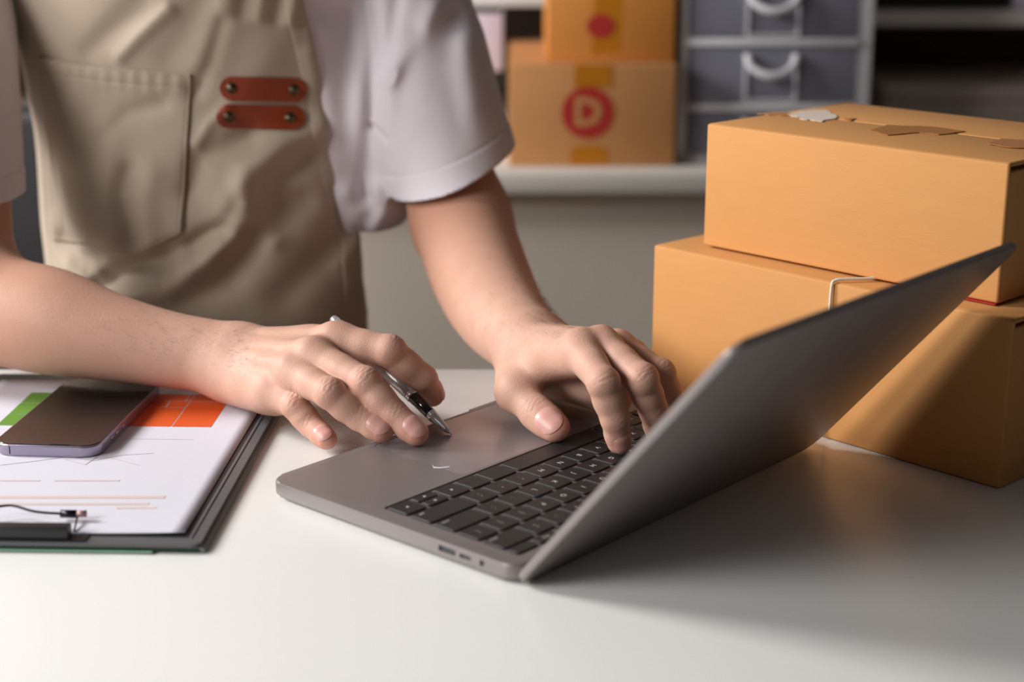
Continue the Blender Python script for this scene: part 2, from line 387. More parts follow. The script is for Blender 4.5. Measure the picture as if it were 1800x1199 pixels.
patch('torn_scar', on_top(ragged([(1385, 202), (1405, 196), (1450, 194), (1472, 207), (1445, 215), (1418, 212), (1400, 207)], 4, 2.2))[::-1], B2['h']+.0003, M['tape_torn'], b2)
patch('torn_scar', on_top(ragged([(1330, 201), (1372, 197), (1396, 200), (1388, 205), (1350, 203)], 3, 1.2))[::-1], B2['h']+.0002, M['card_in'], b2)
patch('torn_scar', on_top([(1482, 210), (1505, 209), (1495, 213)])[::-1], B2['h']+.0003, M['tape_brown'], b2)
rp = link('red_paper', prism([(.200, -.0013), (B2['w']-.001, -.0013), (B2['w']-.001, .15), (.200, .15)], 0, .0006), M['red'], None, (B2['x'], B2['y'], ZT+.0001), (0, 0, B2['t']))
tag(rp, 'thin red paper sheet pressed between the two tan boxes', 'paper')
# cotton string over the front edge of the lower box
sx = to_local(B1, onz(1455, 500, B1['h']))[0]
hh = B1['h']
pts = [(sx+.022, .030, hh+.0030), (sx+.014, .018, hh+.0022), (sx+.005, .006, hh+.0022), (sx+.001, .0006, hh+.0014), (sx, -.0017, hh-.003), (sx-.0005, -.0019, hh-.03), (sx-.001, -.0019, .05), (sx-.001, -.0018, .0025)]
st = link('string', tube_me(catmull(pts, 6), .0011, 8), M['string'], None, (B1['x'], B1['y'], .0003), (0, 0, B1['t']))
tag(st, 'white cotton string hanging over the front edge of the larger box', 'string')

# ------------------------------------------------------------------ laptop (local x runs along its front edge, local -y from the front edge to the hinge)
LT, LX, LY, LS, LID = .8469, .304, .213, .2016, .867
LAX, LAY = -.1523, .9374
ZB = .0115
lap = thing('laptop', 'open grey aluminium laptop with black keys on the white desk', 'laptop', (LAX, LAY, 0), LT)
def boolean(me, cutters):
    o = bpy.data.objects.new('tmp', me); COL.objects.link(o); tmp = []
    for cm in cutters:
        co = bpy.data.objects.new('cut', cm); COL.objects.link(co); tmp.append(co)
        md = o.modifiers.new('b', 'BOOLEAN'); md.object = co; md.operation = 'DIFFERENCE'; md.solver = 'EXACT'
    bpy.context.view_layer.update()
    r = bpy.data.meshes.new_from_object(o.evaluated_get(bpy.context.evaluated_depsgraph_get()))
    for co in tmp: bpy.data.objects.remove(co)
    bpy.data.objects.remove(o); return r
def cut_box(*a):
    bm = bmesh.new(); add_box(bm, *a); return bm_me(bm)
def world_to_lap(P):
    c, s = math.cos(LT), math.sin(LT); dx, dy = P[0]-LAX, P[1]-LAY; return (c*dx+s*dy, s*dx-c*dy)   # (u, v)
PITCHK = .01905; UW0 = (LX-14.5*PITCHK)/2; VW0 = .0900; FNH = .0105; VW1 = VW0+5*PITCHK+FNH
base_me = prism(rounded_outline(0, LX, -.2068, 0, .011, 8), .0022, ZB, .0016, 3)
pv = [world_to_lap(ray_p)[1] for ray_p in (onz(790, 966, .007), onz(823, 977, .007), onz(850, 989, .007))]
cuts = [prism(rounded_outline(UW0-.001, LX-UW0+.001, -VW1-.001, -VW0+.001, .003, 3), ZB-.0012, ZB+.01),
        prism(rounded_outline(LX/2-.067, LX/2+.067, -.087, -.0045, .004, 4), ZB-.0003, ZB+.01),
        cut_box(-.01, .0012, -pv[0]-.0065, -pv[0]+.0065, .0052, .0088), cut_box(-.01, .0012, -pv[1]-.0042, -pv[1]+.0042, .0057, .0082),
        cut_box(-.01, .0012, -pv[2]-.0017, -pv[2]+.0017, .0052, .0086),
        cut_box(LX/2-.032, LX/2+.032, -.0022, .01, ZB-.0018, ZB+.01)]
base_me = boolean(base_me, cuts)
smooth_by_angle(link('base', base_me, M['alu'], lap), 35)
for v, hw, za, zb in ((pv[0], .0062, .0054, .0086), (pv[1], .004, .0059, .008), (pv[2], .0015, .0054, .0084)):
    box('port', .0009, .0013, -v-hw, -v+hw, za, zb, M['port'], lap)
link('trackpad', prism(rounded_outline(LX/2-.0667, LX/2+.0667, -.0867, -.0048, .004, 4), ZB-.0006, ZB-.0001), M['trackpad'], lap)
q = world_to_lap(onz(762, 820, ZB)); tp = [o for o in lap.children if o.name.startswith('trackpad')][0]
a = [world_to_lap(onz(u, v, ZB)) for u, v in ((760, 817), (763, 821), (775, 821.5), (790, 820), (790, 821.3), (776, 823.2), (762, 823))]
link('white_mark', prism([(u, -v) for u, v in a], ZB-.0001, ZB+.0001), M['paper'], tp)  # thin white L-shaped mark laid on the trackpad
link('keyboard_well', prism(rounded_outline(UW0-.001, LX-UW0+.001, -VW1-.001, -VW0+.001, .003, 3), ZB-.0012, ZB-.0009), M['well'], lap)
for u, v in ((.02, .02), (LX-.02, .02), (.02, LY-.025), (LX-.02, LY-.025)):
    link('foot', lathe_me([(.007, .0001), (.0075, .0012), (.0065, .0024)], 16), M['rubber'], lap, (u, -v, 0))
kcache = {}
def key(u0, u1, v0, v1, leg, small=False):
    g = .00115; w, h = u1-u0-2*g, v1-v0-2*g; k = (round(w, 4), round(h, 4))
    if k not in kcache: kcache[k] = prism(rounded_outline(-w/2, w/2, -h/2, h/2, .0016, 3), 0, .0013, .0003, 1)
    ko = link('key', kcache[k], M['key'], lap, ((u0+u1)/2, -(v0+v1)/2, ZB-.0009))
    if leg is None: return
    if leg in ('left', 'right', 'up', 'down'):
        r = .0011; an = {'left': 0, 'right': math.pi, 'up': -math.pi/2, 'down': math.pi/2}[leg]
        pts = [(r*1.2*math.cos(an+t), r*1.2*math.sin(an+t)) for t in (0, 2.1, 4.2)]
        link('legend', prism(pts, .0013, .00138), M['legend'], ko); return
    lk = ('T', leg)
    if lk not in kcache:
        size = .0052 if len(leg) == 1 else (.0034 if len(leg) < 4 and '\n' not in leg else .0027)
        kcache[lk] = text_me(leg, size)
    off = (0, 0)
    if len(leg) > 3 and '\n' not in leg: off = ((-1 if u0 < LX/2 else 1)*(w/2-.006), h/2-.0035)
    link('legend', kcache[lk], M['legend'], ko, (off[0], off[1], .00136), (0, 0, math.pi))
rows = [[('fn', 1), ('ctrl', 1), ('opt', 1), ('cmd', 1.25), (None, 5), (None, 1.25), (None, 1), ('left', 1), ('ud', 1), ('right', 1)],
        [('shift', 2.25)]+[(ch, 1) for ch in 'ZXCVBNM']+[('<\n,', 1), ('>\n.', 1), ('?\n/', 1), ('shift', 2.25)],
        [('caps', 1.75)]+[(ch, 1) for ch in 'ASDFGHJKL']+[(':\n;', 1), ('"\n\'', 1), ('return', 1.75)],
        [('tab', 1.5)]+[(ch, 1) for ch in 'QWERTYUIOP']+[('{\n[', 1), ('}\n]', 1), ('|\n\\', 1)],
        [('~\n`', 1)]+[(a+'\n'+b, 1) for a, b in zip('!@#$%^&*()_+', '1234567890-=')]+[('delete', 1.5)],
        [('esc', 14.5/14)]+[('F%d' % i, 14.5/14) for i in range(1, 13)]+[(None, 14.5/14)]]
v = VW0
for ri, row in enumerate(rows):
    hgt = FNH if ri == 5 else PITCHK; x = LX-UW0
    for leg, wd_ in row:
        u1 = x; u0 = x-wd_*PITCHK; x = u0
        if leg == 'ud': key(u0, u1, v, v+hgt/2+.0005, 'down'); key(u0, u1, v+hgt/2-.0005, v+hgt, 'up')
        elif leg in ('left', 'right'): key(u0, u1, v, v+hgt, leg)
        else: key(u0, u1, v, v+hgt, leg)
    v += hgt
lid_me = prism(rounded_outline(0, LX, -.0085, LS, .009, 8), -.0022, .0022, .0012, 3)
lid = smooth_by_angle(link('lid', lid_me, M['alu'], lap, (0, -(LY-.0022), .0085), (math.pi-LID, 0, 0)), 35)
link('screen', prism(rounded_outline(.003, LX-.003, .004, LS-.003, .009, 6), -.0026, -.00215), M['screen'], lid)
link('hinge', tube_me([(.03, -.2058, .0078), (LX-.03, -.2058, .0078)], .0036, 14), M['rubber'], lap)

# ------------------------------------------------------------------ papers, clipboard, phone
SO, SR = (-.30, 1.02), -.035          # the stack of folder, clipboard and sheet shares one slightly turned frame
def SL(P):
    c, s_ = math.cos(SR), math.sin(SR); dx, dy = P[0]-SO[0], P[1]-SO[1]; return (c*dx+s_*dy, -s_*dx+c*dy)
ZF = .0034          # top of the lower folder
fx0, fx1, fy0, fy1 = -.135, .1305, -.1685, .162
fo = thing('document_folder', 'grey green document folder lying on the desk under the clipboard', 'folder', (*SO, 0), SR)
box('cover', fx0, fx1-.003, fy0+.004, fy1, .0002, .0010, M['folder'], fo, .0003)
box('cover', fx0, fx1-.003, fy0, fy1, .0026, ZF, M['folder'], fo, .0003)
n = 10; prof = [(-.0031+.0030*math.sin(math.pi*k/n), .0002+(ZF-.0002)*(1-math.cos(math.pi*k/n))/2) for k in range(n+1)]
verts = []; faces = []
for yy in (fy0, fy1):
    for px_, pz in prof: verts.append((fx1+px_, yy, pz))
for k in range(n): faces.append((k, k+1, n+1+k+1, n+1+k))
faces += [tuple(range(n+1)), tuple(range(n+1, 2*n+2))[::-1], (0, n, 2*n+1, n+1)]
link('spine', me_from(verts, faces), M['folder'], fo)
box('green_sheet', -.030, fx1-.004, fy0-.001, fy1-.01, .0017, .0025, M['green'], fo)
box('pale_sheet', -.026, fx1-.030, fy0-.003, fy1-.01, .0011, .0016, M['green_lt'], fo)

zS = ZF+.0001; BT = .0021
cb = thing('clipboard', 'dark grey clipboard with a flat black clip holding printed paper', 'clipboard', (*SO, zS), SR)
link('board', prism(rounded_outline(-.1045, .1275, -.169, .158, .005, 5), 0, BT, .0005, 2), M['board'], cb)
box('edge_ridge', .1203, .1213, -.160, .150, BT, BT+.0006, M['board'], cb, .0003)
box('backing_sheet', -.098, .1187, -.1590, .1435, BT, BT+.0001, M['board_dk'], cb)
zc2 = BT+.0001
cx0, cx1 = -.028, .051
bm = bmesh.new(); add_box(bm, cx0, cx1, -.1665, -.1580, zc2+.0008, zc2+.0080, .0006); add_box(bm, cx0, cx0+.003, -.158, -.150, zc2+.006, zc2+.0078)
smooth_by_angle(link('clip', bm_me(bm, True), M['clip'], cb), 50)
box('clip_plate', cx0-.006, cx1+.010, -.1675, -.1568, zc2, zc2+.0007, M['board_dk'], cb)
zW = zS+zc2
def cl(u, v, z): x, y = SL(onz(u, v, z)); return (x, y, z-zS)
wp = [cl(-55, 908, zW+.006), cl(-25, 895, zW+.008), cl(10, 889, zW+.008), cl(28, 890, zW+.008), cl(55, 898, zW+.007), cl(80, 901.5, zW+.006), cl(110, 903, zW+.0050)]
link('clip_wire', tube_me(catmull(wp, 6), .0008, 8), M['wire'], cb)
p0, p1, p2 = cl(107, 903, zW+.0048), cl(134, 903.5, zW+.0048), cl(152, 903, zW+.0048)
link('wire_sleeve', tube_me([p0, p1], [.0024, .0024], 12), M['wire'], cb)
link('wire_tip', tube_me([p1, p2], [.0019, .0021], 12), M['clip_tip'], cb)
link('clip_leg', tube_me([cl(137, 905, zW+.004), cl(134, 918, zW+.003), cl(130, 934, zW+.001)], .0006, 6), M['wire'], cb)

# the sheet under the clip
PX0, PX1, PY0, PY1 = -.0939, .1161, -.1556, .1414
zP = zS+BT+.0002
pap = thing('printed_sheet', 'white sheet with an orange printed table and faint charts under the phone', 'paper', (*SO, zP), SR)
nx, ny = 24, 34; verts = []; faces = []
def paper_z(x, y):       # the free corner next to the clip lifts a little
    u = max(0, (x-(PX1-.05))/.05); v_ = max(0, (PY0+.05-y)/.05); return .0004+.0010*u*v_+.0003*max(0, (x-(PX1-.02))/.02)
for j in range(ny+1):
    for i in range(nx+1):
        x = PX0+(PX1-PX0)*i/nx; y = PY0+(PY1-PY0)*j/ny; verts.append((x, y, paper_z(x, y)))
for j in range(ny):
    for i in range(nx): k = j*(nx+1)+i; faces.append((k, k+1, k+nx+2, k+nx+1))
sheet = link('sheet', me_from(verts, faces, smooth=True), M['paper'], pap)
bm = bmesh.new(); bm.from_mesh(sheet.data); bmesh.ops.solidify(bm, geom=bm.faces[:], thickness=.00012); bm.to_mesh(sheet.data); bm.free()
def ink(name, pts, m, dz=.0001):
    return link(name, prism(pts, .00045+dz, .00049+dz), m, sheet)
def SPX(u, v): return SL(onz(u, v, zP+.0005))
# orange printed table: cells split by white rules
ox1 = SPX(390, 722)[0]; ox0 = SPX(205, 750)[0]; oy0 = SPX(300, 750)[1]; oy1 = SPX(370, 694)[1]; xm = SPX(300, 750)[0]; gw = .0008
ym1 = SPX(300, 716)[1]; ym2 = SPX(300, 705)[1]
for (a, b, c_, e) in ((xm+gw, ox1, oy0, ym2-gw), (xm+gw, ox1, ym2, oy1), (ox0, xm, oy0, ym1-gw), (ox0+.024, xm, ym1, ym2-gw), (ox0+.035, xm, ym2, oy1), (ox0, ox0+.023, ym1, ym2-gw), (ox0, ox0+.034, ym2, oy1)):
    ink('printed_cell', [(a, c_), (b, c_), (b, e), (a, e)], M['ink_orange'])
gx0 = SPX(25, 719)[0]; gx1 = gx0+.024; gy0, gy1 = SPX(0, 748)[1], SPX(60, 690)[1]
for k in range(3):
    a = gy0+(gy1-gy0)*k/3
    ink('printed_bar', [(gx0, a+.0005), (gx1, a+.0005), (gx1, a+(gy1-gy0)/3-.0003), (gx0, a+(gy1-gy0)/3-.0003)], M['ink_green'])
def inkline(pl, m, wd=.0005):
    P = [np.array(SPX(u, v)) for u, v in pl]
    for a, b in zip(P[:-1], P[1:]):
        t = (b-a)/np.linalg.norm(b-a); nn = np.array([-t[1], t[0]])*wd/2
        ink('printed_line', [a-nn, b-nn, b+nn, a+nn], m)
inkline([(0, 818), (60, 811), (118, 803), (170, 801)], M['ink_grey']); inkline([(118, 803), (165, 810), (215, 800), (270, 797)], M['ink_grey'], .0004)
inkline([(112, 807), (150, 817), (175, 800), (245, 818)], M['ink_tan'], .0005)
inkline([(215, 772), (270, 772), (340, 773)], M['ink_grey'], .0003)
for y_, xa_, xb_, hh_ in ((845, 0, 70, .001), (845, 95, 210, .001), (874, -20, 290, .0022), (886, -30, 262, .0018), (893, 205, 275, .0015)):
    a, b = SPX(xa_, y_), SPX(xb_, y_); ink('printed_row', [(a[0], a[1]-hh_), (b[0], b[1]-hh_), (b[0], b[1]+hh_), (a[0], a[1]+hh_)], M['ink_peach'])

# phone
PHW, PHL, PHT = .0715, .1475, .0078
PHR = -.085; ztp = zP+.0007+PHT
nr = onz(170, 786, ztp); ca, sa = math.cos(PHR), math.sin(PHR)        # outer near right corner of the screen side
ph = thing('smartphone', 'dark screened smartphone with a purple frame lying on the printed sheet', 'phone', (nr[0]-ca*PHW/2-sa*PHL/2, nr[1]-sa*PHW/2+ca*PHL/2, zP+.0007), PHR)
def rr_(m_, r): return rounded_outline(-PHW/2+m_, PHW/2-m_, -PHL/2+m_, PHL/2-m_, r, 8)
smooth_by_angle(link('frame', prism(rr_(0, .0115), 0, PHT, .0014, 4), M['phone_body'], ph), 50)
gl = link('screen', prism(rr_(.0009, .0107), PHT-.0001, PHT+.0004, .0002, 1), M['phone_glass'], ph)
box('antenna_band', -PHW/2+.012, -PHW/2+.0128, -PHL/2-.00005, -PHL/2+.001, .0012, PHT-.0012, M['phone_dark'], ph)
box('speaker_slot', .004, .017, -PHL/2+.0012, -PHL/2+.0022, PHT+.0003, PHT+.00055, M['phone_dark'], ph)
for ya, yb in ((-.046, -.040), (-.036, -.026), (-.022, -.012)):
    box('side_button', PHW/2-.0002, PHW/2+.0005, ya, yb, .0026, .0052, M['phone_body'], ph, .0002)

# ------------------------------------------------------------------ implicit surfaces (body and cloth)
def V3(*a): return np.array(a, np.float32)
def cap(P, a, b, ra, rb, n=None, s=1.):
    a = np.asarray(a, np.float32); b = np.asarray(b, np.float32); ba = b-a
    pa = P-a; t = np.clip(pa@ba/max(float(ba@ba), 1e-12), 0, 1)
    q = pa-t[:, None]*ba
    if n is not None:
        n = np.asarray(n, np.float32); q = q+(q@n*(1/s-1))[:, None]*n
    return np.sqrt((q*q).sum(1))-(ra+(rb-ra)*t)
def ell(P, c, r):
    r = np.asarray(r, np.float32); q = (P-np.asarray(c, np.float32))/r
    k0 = np.sqrt((q*q).sum(1)); q2 = q/r; k1 = np.sqrt((q2*q2).sum(1))+1e-9
    return k0*(k0-1)/k1
def smin(a, b, k):
    h = np.maximum(k-np.abs(a-b), 0)/k; return np.minimum(a, b)-h*h*k*.25
def smax(a, b, k): return -smin(-a, -b, k)
def chain(P, pts, rads, k, ns=None):
    d = None
    for i in range(len(pts)-1):
        c_ = cap(P, pts[i], pts[i+1], rads[i], rads[i+1], *(ns[i] if ns else (None, 1.)))
        d = c_ if d is None else smin(d, c_, k)
    return d
def ev(f, P, ch=250000):
    return np.concatenate([f(P[i:i+ch]) for i in range(0, len(P), ch)]) if len(P) else np.zeros(0, np.float32)
def grad(f, P, e):
    K = np.array([[1, -1, -1], [-1, -1, 1], [-1, 1, -1], [1, 1, 1]], np.float32); g = 0
    for k in K: g = g+ev(f, P+k*e)[:, None]*k
    return g/(4*e)
def mesh_sdf(f, lo, hi, h, blk=8, newton=2, slack=2.2):
    lo = np.asarray(lo, np.float32); n = (np.ceil((np.asarray(hi)-lo)/h/blk)*blk).astype(int); nb = n//blk
    bc = np.stack(np.meshgrid(*[(np.arange(m)+.5)*blk*h for m in nb], indexing='ij'), -1).reshape(-1, 3).astype(np.float32)+lo
    bd = ev(f, bc).reshape(nb); act = np.abs(bd) < blk*h*.87*slack
    up = lambda A: np.pad(A.repeat(blk, 0).repeat(blk, 1).repeat(blk, 2), ((0, 1),)*3, mode='edge')
    D = up(bd).astype(np.float32); Mk = up(act)
    I = np.argwhere(Mk); D[Mk] = ev(f, (I*h).astype(np.float32)+lo)
    D[D == 0] = 1e-9
    S = D < 0
    c8 = [S[i:S.shape[0]-1+i, j:S.shape[1]-1+j, k:S.shape[2]-1+k] for i in (0, 1) for j in (0, 1) for k in (0, 1)]
    a = c8[0].copy(); o = c8[0].copy()
    for c_ in c8[1:]: a &= c_; o |= c_
    cells = np.argwhere(o & ~a); idx = np.full(a.shape, -1, np.int32); idx[tuple(cells.T)] = np.arange(len(cells))
    offs = np.array([(i, j, k) for i in (0, 1) for j in (0, 1) for k in (0, 1)])
    d8 = np.stack([D[tuple((cells+of).T)] for of in offs], 1)
    acc = np.zeros((len(cells), 3), np.float32); cnt = np.zeros(len(cells), np.float32)
    for i in range(8):
        for j in range(i+1, 8):
            if abs(offs[i]-offs[j]).sum() != 1: continue
            x = (d8[:, i] < 0) != (d8[:, j] < 0); t = np.where(x, d8[:, i]/(d8[:, i]-d8[:, j]+1e-20), 0)
            acc += np.where(x[:, None], offs[i]+t[:, None]*(offs[j]-offs[i]), 0); cnt += x
    V = ((cells+acc/cnt[:, None])*h).astype(np.float32)+lo
    F = []
    for ax in range(3):
        s0 = [slice(None)]*3; s1 = [slice(None)]*3; s0[ax] = slice(0, -1); s1[ax] = slice(1, None)
        A = S[tuple(s0)]; B = S[tuple(s1)]; E = np.argwhere(A != B); b_, c_ = [(1, 2), (2, 0), (0, 1)][ax]
        ok = (E[:, b_] > 0) & (E[:, c_] > 0) & (E[:, b_] < n[b_]) & (E[:, c_] < n[c_]); E = E[ok]
        fl = A[tuple(E.T)]
        def cell(db, dc):
            q = E.copy(); q[:, b_] -= db; q[:, c_] -= dc; return idx[tuple(q.T)]
        Q = np.stack([cell(1, 1), cell(0, 1), cell(0, 0), cell(1, 0)], 1)
        Q[~fl] = Q[~fl][:, ::-1]; F.append(Q)
    F = np.concatenate(F); F = F[(F >= 0).all(1)]
    for _ in range(newton):
        g = grad(f, V, h*.4); d = ev(f, V); V = V-np.clip(d/np.maximum((g*g).sum(1), .2), -h, h)[:, None]*g
    return V, F
def np_mesh(V, F, name='m'):
    me = bpy.data.meshes.new(name); me.vertices.add(len(V)); me.vertices.foreach_set('co', V.astype(np.float32).ravel())
    me.loops.add(4*len(F)); me.loops.foreach_set('vertex_index', F.astype(np.int32).ravel())
    me.polygons.add(len(F)); me.polygons.foreach_set('loop_start', np.arange(0, 4*len(F), 4, dtype=np.int32))
    me.polygons.foreach_set('use_smooth', np.ones(len(F), bool)); me.update(calc_edges=True); me.validate(); return me
def unit(v): v = np.asarray(v, float); return v/np.linalg.norm(v)
def lerp(a, b, t): return np.asarray(a)*(1-t)+np.asarray(b)*t

class Hand:
    """joints in world metres: wrist, fingers = list of [mcp, pip, dip, tip], thumb = [cmc, mcp, ip, tip]"""
    def __init__(s, wrist, fingers, thumb, fr, tr, flip=1, heel=0, thumb_dorsal=None, dorsal=None, fd=None):
        s.W = np.array(wrist); s.F = [[np.array(p) for p in f] for f in fingers]; s.T = [np.array(p) for p in thumb]; s.fr = fr; s.tr = tr; s.heel = heel
        n = np.cross(s.F[0][0]-s.W, s.F[3][0]-s.W); n = unit(n)
        if n[2]*flip < 0: n = -n
        s.n = n if dorsal is None else unit(dorsal)
        s.ax = unit((s.F[1][0]+s.F[2][0])/2-s.W); s.lat = unit(s.F[0][0]-s.F[3][0])
        s.dors = []
        for f in s.F:
            a = unit(f[3]-f[2]); b = unit(f[1]-f[0]); m_ = s.n+.0
            q = f[2]-(f[1]+f[3])/2; q = q-a*(q@a)
            q = unit(q) if np.linalg.norm(q) > .0015 else unit(s.n-a*(s.n@a))
            q = unit(q*.7+unit(s.n-a*(s.n@a))*.6); q = unit(q-a*(q@a))
            if fd is not None: q = np.array(fd[len(s.dors)], float); q = unit(q-a*(q@a))
            s.dors.append(q)
        a = unit(s.T[3]-s.T[2]); q = np.array(thumb_dorsal if thumb_dorsal is not None else s.n); s.tdors = unit(q-a*(q@a))
        s.bases = [s.W+s.ax*.014+s.lat*o for o in (.013, .005, -.004, -.012)]
    def palm(s, P):
        d = None
        for i, f in enumerate(s.F):
            m_ = f[0]-s.n*.0035; r1 = [.0118, .0122, .0116, .0105][i]
            c_ = cap(P, s.bases[i]-s.n*.002, m_, .0150, r1)
            d = c_ if d is None else smin(d, c_, .010)
            k = cap(P, lerp(s.bases[i], f[0], .25)-s.n*.011, f[0]-s.n*.008, .012, .0095); d = smin(d, k, .012)
        th = cap(P, s.T[0], s.T[1], .0155, .0125); d = smin(d, th, .014)
        th = cap(P, lerp(s.T[0], s.T[1], .5), lerp(s.F[0][0], s.bases[0], .35)-s.n*.006, .0095, .0095); d = smin(d, th, .012)
        hy = cap(P, s.bases[3]-s.n*.008, lerp(s.bases[3], s.F[3][0], .8)-s.n*.007, .0145, .011); d = smin(d, hy, .012)
        if s.heel:
            d = smin(d, cap(P, s.bases[3]-s.n*s.heel*.6, lerp(s.bases[3], s.F[3][0], .85)-s.n*s.heel, .014, .013), .014)
            d = smin(d, cap(P, s.bases[2]-s.n*s.heel*.6, lerp(s.bases[2], s.F[2][0], .8)-s.n*s.heel*.9, .013, .011), .014)
        for i, f in enumerate(s.F):            # knuckles and extensor tendons
            d = smin(d, cap(P, f[0]+s.n*.0008, f[0]+s.n*.0008, .0108, .0108), .006)
            d = smin(d, cap(P, lerp(s.bases[i], f[0], .25)+s.n*.0080, f[0]+s.n*.0068, .0022, .0024), .0065)
        return d
    def finger(s, P, i):
        f = s.F[i]; r = s.fr[i]; dn = s.dors[i]
        d = cap(P, f[0]-s.n*.001, f[1], r[0], r[1]*.985)
        d = smin(d, cap(P, f[1], f[2], r[1]*.975, r[2]), .0022)
        d = smin(d, cap(P, f[2], f[3], r[2]*.98, r[3]), .0020)
        d = smin(d, cap(P, f[1]+dn*.0013, f[1]+dn*.0013, r[1]*.955, r[1]), .003)          # pip knuckle
        m_ = lerp(f[0], f[1], .55); d = smin(d, cap(P, lerp(f[0], m_, .5)-dn*.003, m_-dn*.0015, r[0]*.9, r[0]*.88), .005)
        m_ = lerp(f[1], f[2], .5)-dn*.0008; d = smin(d, cap(P, m_, m_, r[2]*1.0, r[2]), .004)
        t = lerp(f[2], f[3], .68)-dn*.0013; d = smin(d, cap(P, t, t, r[3]*1.0, r[3]), .003)  # pad
        return d
    def thumb(s, P):
        t, r = s.T, s.tr; dn = s.tdors
        d = cap(P, t[1], t[2], r[0], r[1]); d = smin(d, cap(P, lerp(t[2], t[3], .0), lerp(t[2], t[3], .55), r[1]*.97, r[2]*1.04, dn, .92), .005)
        d = smin(d, cap(P, lerp(t[2], t[3], .5), t[3], r[2]*1.04, r[2], dn, .82), .005)
        d = smin(d, cap(P, t[1], t[1], r[0]*1.05, r[0]), .006)
        return d
    def creases(s, P):
        """small dorsal skin folds over the pip and dip joints"""
        o = np.zeros(len(P), np.float32)
        js = [(f[1], unit(f[2]-f[0]), s.dors[i], s.fr[i][1], .00042, (-.0042, -.0014, .0014, .0042)) for i, f in enumerate(s.F)]
        js += [(f[2], unit(f[3]-f[1]), s.dors[i], s.fr[i][2], .00034, (-.0022, .0, .0022)) for i, f in enumerate(s.F)]
        js += [(s.T[2], unit(s.T[3]-s.T[1]), s.tdors, s.tr[1], .0004, (-.0036, -.0012, .0012, .0036))]
        for J, a, n, r, A, ss in js:
            q = P-J.astype(np.float32); near = (q*q).sum(1) < (r*2.0)**2
            if not near.any(): continue
            q = q[near]; u = q@a.astype(np.float32); w_ = q@n.astype(np.float32); lt = q@np.cross(a, n).astype(np.float32)
            wt = np.clip((w_/r-.25)/.5, 0, 1)*np.exp(-(lt/(r*.75))**2)
            v = 0
            for k, c_ in enumerate(ss): v = v+np.exp(-((u-c_-.0006*np.sin(lt*900+k*2))/.00055)**2)
            o[near] -= A*wt*v
        return o
    def sdf(s, P, arm):
        pm = smin(s.palm(P), arm, .016); d = None
        for i in range(4):
            fi = smin(pm, s.finger(P, i), .0075); d = fi if d is None else smin(d, fi, .0012)
        d = smin(d, smin(pm, s.thumb(P), .010), .0015)
        return d-s.creases(P)
    def flush(s, V):
        o = np.zeros(len(V), np.float32)
        for f in s.F:
            for p, r, a in ((f[0], .010, .35), (f[1], .009, .55), (f[2], .0075, .4), (f[3], .010, .8)):
                o = np.maximum(o, a*np.exp(-(((V-p)**2).sum(1))/r**2))
        for p, r, a in ((s.T[2], .010, .35), (s.T[3], .012, .7)): o = np.maximum(o, a*np.exp(-(((V-p)**2).sum(1))/r**2))
        return o

Z = lambda u, v, z: onz(u, v, z)
RW = Z(398, 630, .040)
RH = Hand(RW,
    [[Z(590, 597, .066), Z(684, 617, .062), Z(744, 666, .0405), Z(760, 694, .0260)],
     [Z(550, 624, .060), Z(642, 673, .050), Z(692, 728, .031), Z(731, 761, .0205)],
     [Z(515, 652, .050), Z(580, 692, .044), Z(632, 732, .0285), Z(670, 756, .0215)],
     [Z(478, 686, .034), Z(520, 715, .0285), Z(547, 748, .0175), Z(574, 772, .0125)]],
    [(-.187, 1.106, .040), (-.147, 1.106, .036), (-.115, 1.097, .034), (-.093, 1.082, .033)],
    [(.0116, .0110, .0100, .0084), (.0112, .0106, .0098, .0087), (.0110, .0105, .0098, .0084), (.0097, .0092, .0084, .0072)], (.0108, .0102, .0092),
    fd=[(.55, -.25, .8), (.10, -.62, .78), (.05, -.70, .72), (.0, -.72, .70)])
LW = Z(929, 606, .050)
LH = Hand(LW,
    [[Z(1020, 611, .0735), Z(1060, 672, .062), Z(1081, 735, .038), Z(1088, 777, .0203)],
     [Z(1056, 606, .0735), Z(1128, 666, .062), Z(1149, 722, .038), Z(1157, 760, .022)],
     [Z(1086, 612, .066), Z(1160, 657, .056), Z(1181, 706, .034), Z(1188, 742, .022)],
     [Z(1110, 628, .055), Z(1162, 672, .045), Z(1182, 704, .030), Z(1192, 730, .021)]],
    [Z(912, 642, .042), Z(908, 688, .0345), Z(945, 727, .0255), Z(976, 752, .0205)],
    [(.0112, .0106, .0096, .0079), (.0112, .0107, .0097, .0080), (.0106, .0100, .0092, .0077), (.0094, .0088, .0080, .0068)], (.0120, .0114, .0102),
    fd=[(.35, -.92, .25), (.4, -.9, .25), (.4, -.9, .25), (.4, -.9, .25)],
    thumb_dorsal=(-.25, -.75, .62), heel=.029)
REL = [Z(-75, 525, .069), Z(0, 546, .064), Z(100, 567, .0595), Z(200, 594, .0515), Z(300, 615, .0445), RW]
RER = [.046, .0405, .0385, .031, .0268, .0255]
LEL = [ony(812, 392, 1.34), ony(846, 488, 1.252), ony(882, 556, 1.178), LW]
LER = [.0415, .0390, .0335, .0265]
RSH, LSH = np.array((-.490, 1.405, .335)), np.array((-.122, 1.445, .335))
